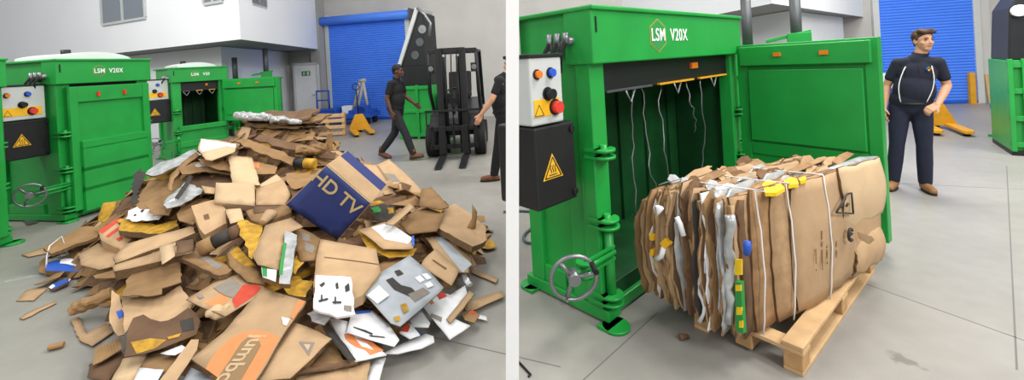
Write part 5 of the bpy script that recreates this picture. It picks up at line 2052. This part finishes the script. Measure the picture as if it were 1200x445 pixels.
for x, z in ((-.02, 1.98), (.12, 2.28), (.2, 2.58)):
    q = MB()
    q.cyl((x, .085, z), (x, .1, z), .1, seg=20)
    q.build('hopper_hole', [DSTEEL if z < 2.5 else STEEL], hp)
q = MB()
q.prism([(-.50, .05, 1.72), (-.42, .05, 1.70), (.16, .05, 3.08), (.06, .05, 3.1)], (0, .8, 0))
q.build('conveyor_edge', LGREY, hp, .006)
q = MB()
q.tube([(.12, .05, 3.08), (.3, .05, 2.92), (.44, .05, 2.7), (.38, .05, 2.4)], .035, 8)
q.build('hopper_rim', STEEL, hp)

# ------------------------------------------------------------------ small things along the back
def pallet_truck(loc, rz, label, fl=.95, s=1.0):
    e = empty('pallet_truck', loc, rz, label, 'pallet truck')
    for k in (-1, 1):
        q = MB()
        q.prism([(k * .19 - .08, 0, .06), (k * .19 + .08, 0, .06), (k * .19 + .08, -fl, .06), (k * .19 + .05, -fl - .08, .05), (k * .19 - .05, -fl - .08, .05), (k * .19 - .08, -fl, .06)], (0, 0, .05))
        q.build('fork', YELP, e, .006)
        q = MB()
        q.cyl((k * .19 - .04, -fl + .05, .04), (k * .19 + .04, -fl + .05, .04), .04, seg=14)
        q.build('fork_roller', RUBBER, e)
    q = MB()
    q.prism([(-.27, 0, .06), (.27, 0, .06), (.27, 0, .14), (.1, 0, .5), (-.1, 0, .5), (-.27, 0, .14)], (0, .07, 0))
    q.build('head_plate', YELP, e, .008)
    q = MB()
    q.cyl((0, .12, .12), (0, .12, .5), .05, seg=14)
    q.build('pump', BLACK, e)
    q = MB()
    q.cyl((-.08, .2, .09), (.08, .2, .09), .09, seg=20)
    q.build('steer_wheel', RUBBER, e)
    q = MB()
    q.tube([(0, .12, .45), (0, .3, 1.1), (0, .32, 1.16)], .018, 8)
    q.torus((0, .34, 1.24), (0, -1, .2), .09, .014)
    q.build('handle', BLACK, e)
    return e


pt1 = ground(424, 156)
pallet_truck(pt1 + Vector((-.1, .15, 0)), rad(28), 'yellow pallet truck parked near the upright wooden pallet', .75)
pt2 = ground(1104, 152)
pallet_truck(pt2 + Vector((0, .1, 0)), rad(-30), 'yellow pallet truck behind the standing man', .75)
# wooden pallet standing on edge
gu = ground(384, 160)
up_ = empty('wooden_pallet', gu, rad(4), 'pale wooden pallet standing on its edge by the blue trolley', 'pallet')
for z in (.03, .2, .36, .5):
    MB().box(-.46, .46, -.02, 0, z, z + .09).build('deck_board', WOOD, up_, .003)
for x in (-.42, 0, .42):
    MB().box(x - .04, x + .04, 0, .09, 0, .6).build('stringer', WOOD2, up_, .003)
for z in (.04, .46):
    MB().box(-.46, .46, .09, .11, z, z + .1).build('back_board', WOOD, up_, .003)
# blue trolley
gt = ground(385, 152)
gt.y += .7
bt_ = empty('blue_trolley', gt, rad(-4), 'low blue machine trolley by the blue roller door', 'trolley')
q = MB()
q.box(-.95, 1.05, 0, .8, .22, .34)
q.box(-.9, -.1, .05, .7, .34, .52)
q.box(.3, 1.0, .1, .7, .34, .46)
q.build('platform', BLUEP, bt_, .01)
for x in (-.8, .9):
    for y in (.1, .7):
        q = MB()
        q.cyl((x - .05, y, .11), (x + .05, y, .11), .11, seg=18)
        q.build('trolley_wheel', RUBBER, bt_)
q = MB()
for x in (-.86, -.45):
    q.tube([(x, .4, .5), (x, .4, 1.1)], .025, 8)
q.tube([(-.86, .4, 1.1), (-.45, .4, 1.1)], .025, 8)
q.tube([(-.86, .4, .8), (-.45, .4, .8)], .02, 8)
q.build('push_bar', BLUEP, bt_)
q = MB()
q.cyl((.75, .0, .45), (.75, .2, .45), .14, seg=20)
q.box(.55, .95, .0, .3, .3, .6)
q.build('motor', BLUEP, bt_, .01)
o_ = MB().box(-.18, .18, 0, .3, 0, .24).build('white_box', PAPER, None, .006, loc=gt + Vector((.2, .3, .345)))
tag(o_, 'white box standing on the blue trolley', 'box')
q = MB()
for x0, x1 in ((.36, .62), (.5, .74), (.86, .72)):
    q.tube([(x0, .3, .4), (x1, .35, 1.35)], .045, 8)
q.tube([(.6, .35, 1.35), (.8, .35, 1.38)], .06, 8)
q.build('folded_strap_arm', mat('beige webbing', '#b5aea1', .8, var=.2, scale=12), bt_)
# exit sign and white door under the mezzanine
dm = Vector((-.2, 0, 0))
p = on_wall(359, 86, .38)
ex = MB().box(-.17, .17, -.03, .03, -.08, .08).build('exit_sign', GNPR, None, .004, loc=p)
ex.rotation_euler = (0, 0, WALLROT)
tag(ex, 'green exit sign above the white door at the back', 'sign')
q = MB()
q.sphere((-.06, -.034, .045), .014, seg=8)
for a_, b_ in (((-.065, .03), (-.075, -.01)), ((-.075, -.01), (-.045, -.035)), ((-.045, -.035), (-.06, -.06)), ((-.075, -.01), (-.105, -.05)), ((-.066, .025), (-.035, .005)), ((-.066, .025), (-.1, .01)), ((.0, 0), (.035, 0))):
    q.tube([(a_[0], -.033, a_[1]), (b_[0], -.033, b_[1])], .008, 6)
q.box(.06, .12, -.034, -.03, -.06, .06)
q.build('pictogram', PAPER, ex)
d3 = bpy.data.objects.new('door_3', None)
C.objects.link(d3)
d3['kind'] = 'structure'
p = on_wall(362, 132, .36)
p.z = 0
d3.location = p
d3.rotation_euler = (0, 0, WALLROT)
MB().box(-.42, .42, -.04, .0, 0, 1.98).build('door_leaf', PAPER, d3, .005)
q = MB()
q.box(-.5, -.42, -.07, 0, 0, 2.06)
q.box(.42, .5, -.07, 0, 0, 2.06)
q.box(-.5, .5, -.07, 0, 1.98, 2.06)
q.build('door_frame', LGREY, d3, .004)
q = MB()
q.tube([(.34, -.05, .95), (.34, -.09, .95), (.24, -.09, .95)], .012, 6)
q.build('door_handle', STEEL, d3)
# tall carton far left behind the closed baler
gl = at(13, 100, 8.2)
o_ = MB().box(-.2, .2, -.2, .2, 0, 2.13).build('tall_carton', TAN, None, .01, loc=(gl.x, gl.y, 0))
tag(o_, 'tall brown carton behind the closed baler at far left', 'carton')
MB().box(-.205, .205, -.205, .205, 1.7, 1.86).build('blue_wrap', BLPR, o_)
# right side: blue machine, yellow guard, board, green machine, drum stand
gbm = ground(1052, 138)
gbm.y += .2
bm2 = empty('blue_machine', gbm, WALLROT, 'low blue machine between the open door and the standing man', 'machine')
MB().box(-.5, .6, 0, .6, .12, .62).build('machine_body', BLUEP, bm2, .02)
MB().box(-.45, .55, .02, .55, 0, .12).build('machine_base', BLACK, bm2, .01)
MB().box(-.3, .3, .05, .45, .62, .95).build('white_cover', PAPER, bm2, .02)
p = on_wall(1140, 122, .12)
yg = empty('yellow_guard', (p.x, p.y, 0), WALLROT, 'slim yellow guard post beside the right roller door', 'guard post')
q = MB()
q.box(-.06, .06, -.05, .05, .012, .78)
q.build('guard_post', YELP, yg, .012)
MB().box(-.1, .1, -.09, .09, 0, .012).build('base_plate', YELP, yg)
p = on_wall(1169, 122, .1)
bd = MB().box(-.2, .2, -.012, .012, 0, .72).build('plywood_board', PLY, None, .003, loc=(p.x, p.y - .03, 0))
bd.rotation_euler = (rad(-7), 0, WALLROT)
tag(bd, 'pale plywood board leaning on the wall right of the roller door', 'board')
gr = ground(1186, 182)
gm2 = empty('green_machine', gr, rad(-38), 'green machine with black upper part cut by the right edge', 'machine')
MB().box(0, 1.1, .03, 1.0, .06, 1.32).build('machine_body', GREEN, gm2, .01)
MB().box(-.0, 1.1, .0, 1.0, 0, .06).build('machine_base', BLACK, gm2, .005)
for x in (0, .13, .5, 1.0):
    MB().box(x, x + .05, -.03, .03, .06, 1.34).build('corner_post', GREEN, gm2, .005)
for z in (.12, .48, .86, 1.22):
    MB().box(.0, 1.1, -.015, .03, z, z + .07).build('stiffening_rib', GREEN, gm2, .004)
q = MB()
q.prism([(.02, .05, 1.32), (1.1, .05, 1.32), (1.1, .05, 2.5), (.3, .05, 2.5), (.06, .05, 2.05)], (0, .9, 0))
q.build('upper_housing', BLACK2, gm2, .02)
q = MB()
q.cyl((.14, .04, 2.0), (.14, -.03, 2.0), .08, seg=16)
q.build('white_lamp', PAPER, gm2, .006)
gd = ground(1178, 160)
ds = empty('drum_stand', gd, 0, 'small stand with a blue drum on green feet beside the green machine', 'stand')
q = MB()
q.tube([(-.1, 0, .04), (.02, 0, .42)], .02, 8)
q.tube([(.16, 0, .04), (.06, 0, .42)], .02, 8)
q.build('stand_leg', BLACK, ds)
q = MB()
q.box(-.2, -.04, -.08, .08, 0, .04)
q.box(.08, .24, -.08, .08, 0, .04)
q.box(-.1, .12, -.02, .02, .0, .03)
q.build('stand_foot', GREEN, ds, .006)
q = MB()
q.cyl((.05, -.14, .5), (.05, .14, .5), .13, seg=22)
q.build('blue_drum', BLUEP, ds, .012)
# ------------------------------------------------------------------ odds and ends on the floor
q = MB()
pts_ = [(590, 248), (612, 247), (632, 249), (642, 253), (636, 260), (622, 268), (614, 276), (616, 283), (628, 285), (645, 285), (662, 284)]
P_ = [ground(p[0], p[1], .014) for p in pts_]
Q_ = []
for i in range(len(P_) - 1):
    for k in range(5):
        t_ = k / 5
        p0_, p1_, p2_, p3_ = P_[max(0, i - 1)], P_[i], P_[i + 1], P_[min(len(P_) - 1, i + 2)]
        Q_.append(.5 * ((2 * p1_) + (p2_ - p0_) * t_ + (2 * p0_ - 5 * p1_ + 4 * p2_ - p3_) * t_ ** 2 + (3 * p1_ - p0_ - 3 * p2_ + p3_) * t_ ** 3))
q.tube(Q_, .013, 8)
tag(q.build('power_cable', mat('grey cable', '#4a5a5c', .6)), 'grey power cable looping on the floor left of the open baler', 'cable')
P('metal_sheet', 'bent grey metal sheet lying beside the open baler base', [(661, 343), (674, 336), (690, 343), (686, 349), (664, 354)], FILM, .05, thick=.004, wr=.003, floor=True, cat='metal sheet', edge=STEEL)
q = MB()
q.tube([ground(608, 424, .006), ground(622, 439, .006), ground(619, 441, .006)], .006, 6)
tag(q.build('wire_hook', BLACK2), 'thin black wire hook on the floor by the added white divider', 'hook')
roll('cardboard_scrap', 'tiny brown scrap on the floor by the pallet corner', ground(796, 395, .018), ground(806, 393, .016), .018, .012, BROWN2, 'cardboard', .5, 12, n=5)
P('cardboard_scrap', 'dark flat scrap on the floor under the closed baler', [(121, 252), (127, 247), (139, 248), (140, 251), (128, 254)], DKPR, .012, floor=True)
P('plastic_sheet', 'grey sheet on the floor between the two left balers', [(26, 258), (34, 250), (48, 252), (44, 260), (32, 263)], DSTEEL, .02, floor=True, cat='sheet', wr=.02)
for i_, (a, b, m_, l_) in enumerate(((506, 405, PAPER, 'white crumb nearest the heap'), (560, 350, PAPER, 'white crumb by the far right sheet'))):
    pass

# ------------------------------------------------------------------ light
sc = bpy.context.scene
sc.view_settings.view_transform = 'Standard'
sc.view_settings.look = 'None'
sc.view_settings.gamma = 1
sc.view_settings.use_curve_mapping = False
sc.view_settings.exposure = 0.0
w = bpy.data.worlds.new('world')
sc.world = w
w.use_nodes = True
bg = w.node_tree.nodes['Background']
bg.inputs['Color'].default_value = (.97, .985, 1.0, 1)
bg.inputs['Strength'].default_value = .5


def area(name, loc, size, power, col=(1, .98, .95), target=None, sy=None):
    l = bpy.data.lights.new(name, 'AREA')
    l.energy = power
    l.size = size
    if sy:
        l.shape = 'RECTANGLE'
        l.size_y = sy
    l.color = col
    o = bpy.data.objects.new(name, l)
    C.objects.link(o)
    o.location = loc
    if target is not None:
        o.rotation_euler = (Vector(target) - Vector(loc)).to_track_quat('-Z', 'Y').to_euler()
    return o


for (x, y, p) in ((-4.2, 4.6, 95), (-1.2, 8, 190), (3.6, 2.0, 310), (5.5, 6, 450), (-2.4, 2.2, 75), (7.5, 2, 290)):
    area('unseen_light', (x, y, 7.0), 1.6, p)  # unseen overhead lamps, strengthened on the right to brighten that half
area('unseen_light', (-4, -3.5, 6.0), 2.5, 200, target=(-3, 8, 1.5))  # fill added behind the camera to lift fronts and walls
area('unseen_light', (4.5, -3.5, 6.0), 2.5, 500, target=(4, 8, 1.5))  # second added fill behind the camera, stronger for the right half
area('unseen_light', (-9.0, 3.0, 6.5), 1.5, 420, target=(-8.5, 10.5, 4))  # added and aimed to brighten the left mezzanine face
area('unseen_light', (3.5, 7.0, 6.5), 1.5, 170, target=(4.5, 13, 2.5))  # added to brighten the far end of the right bay
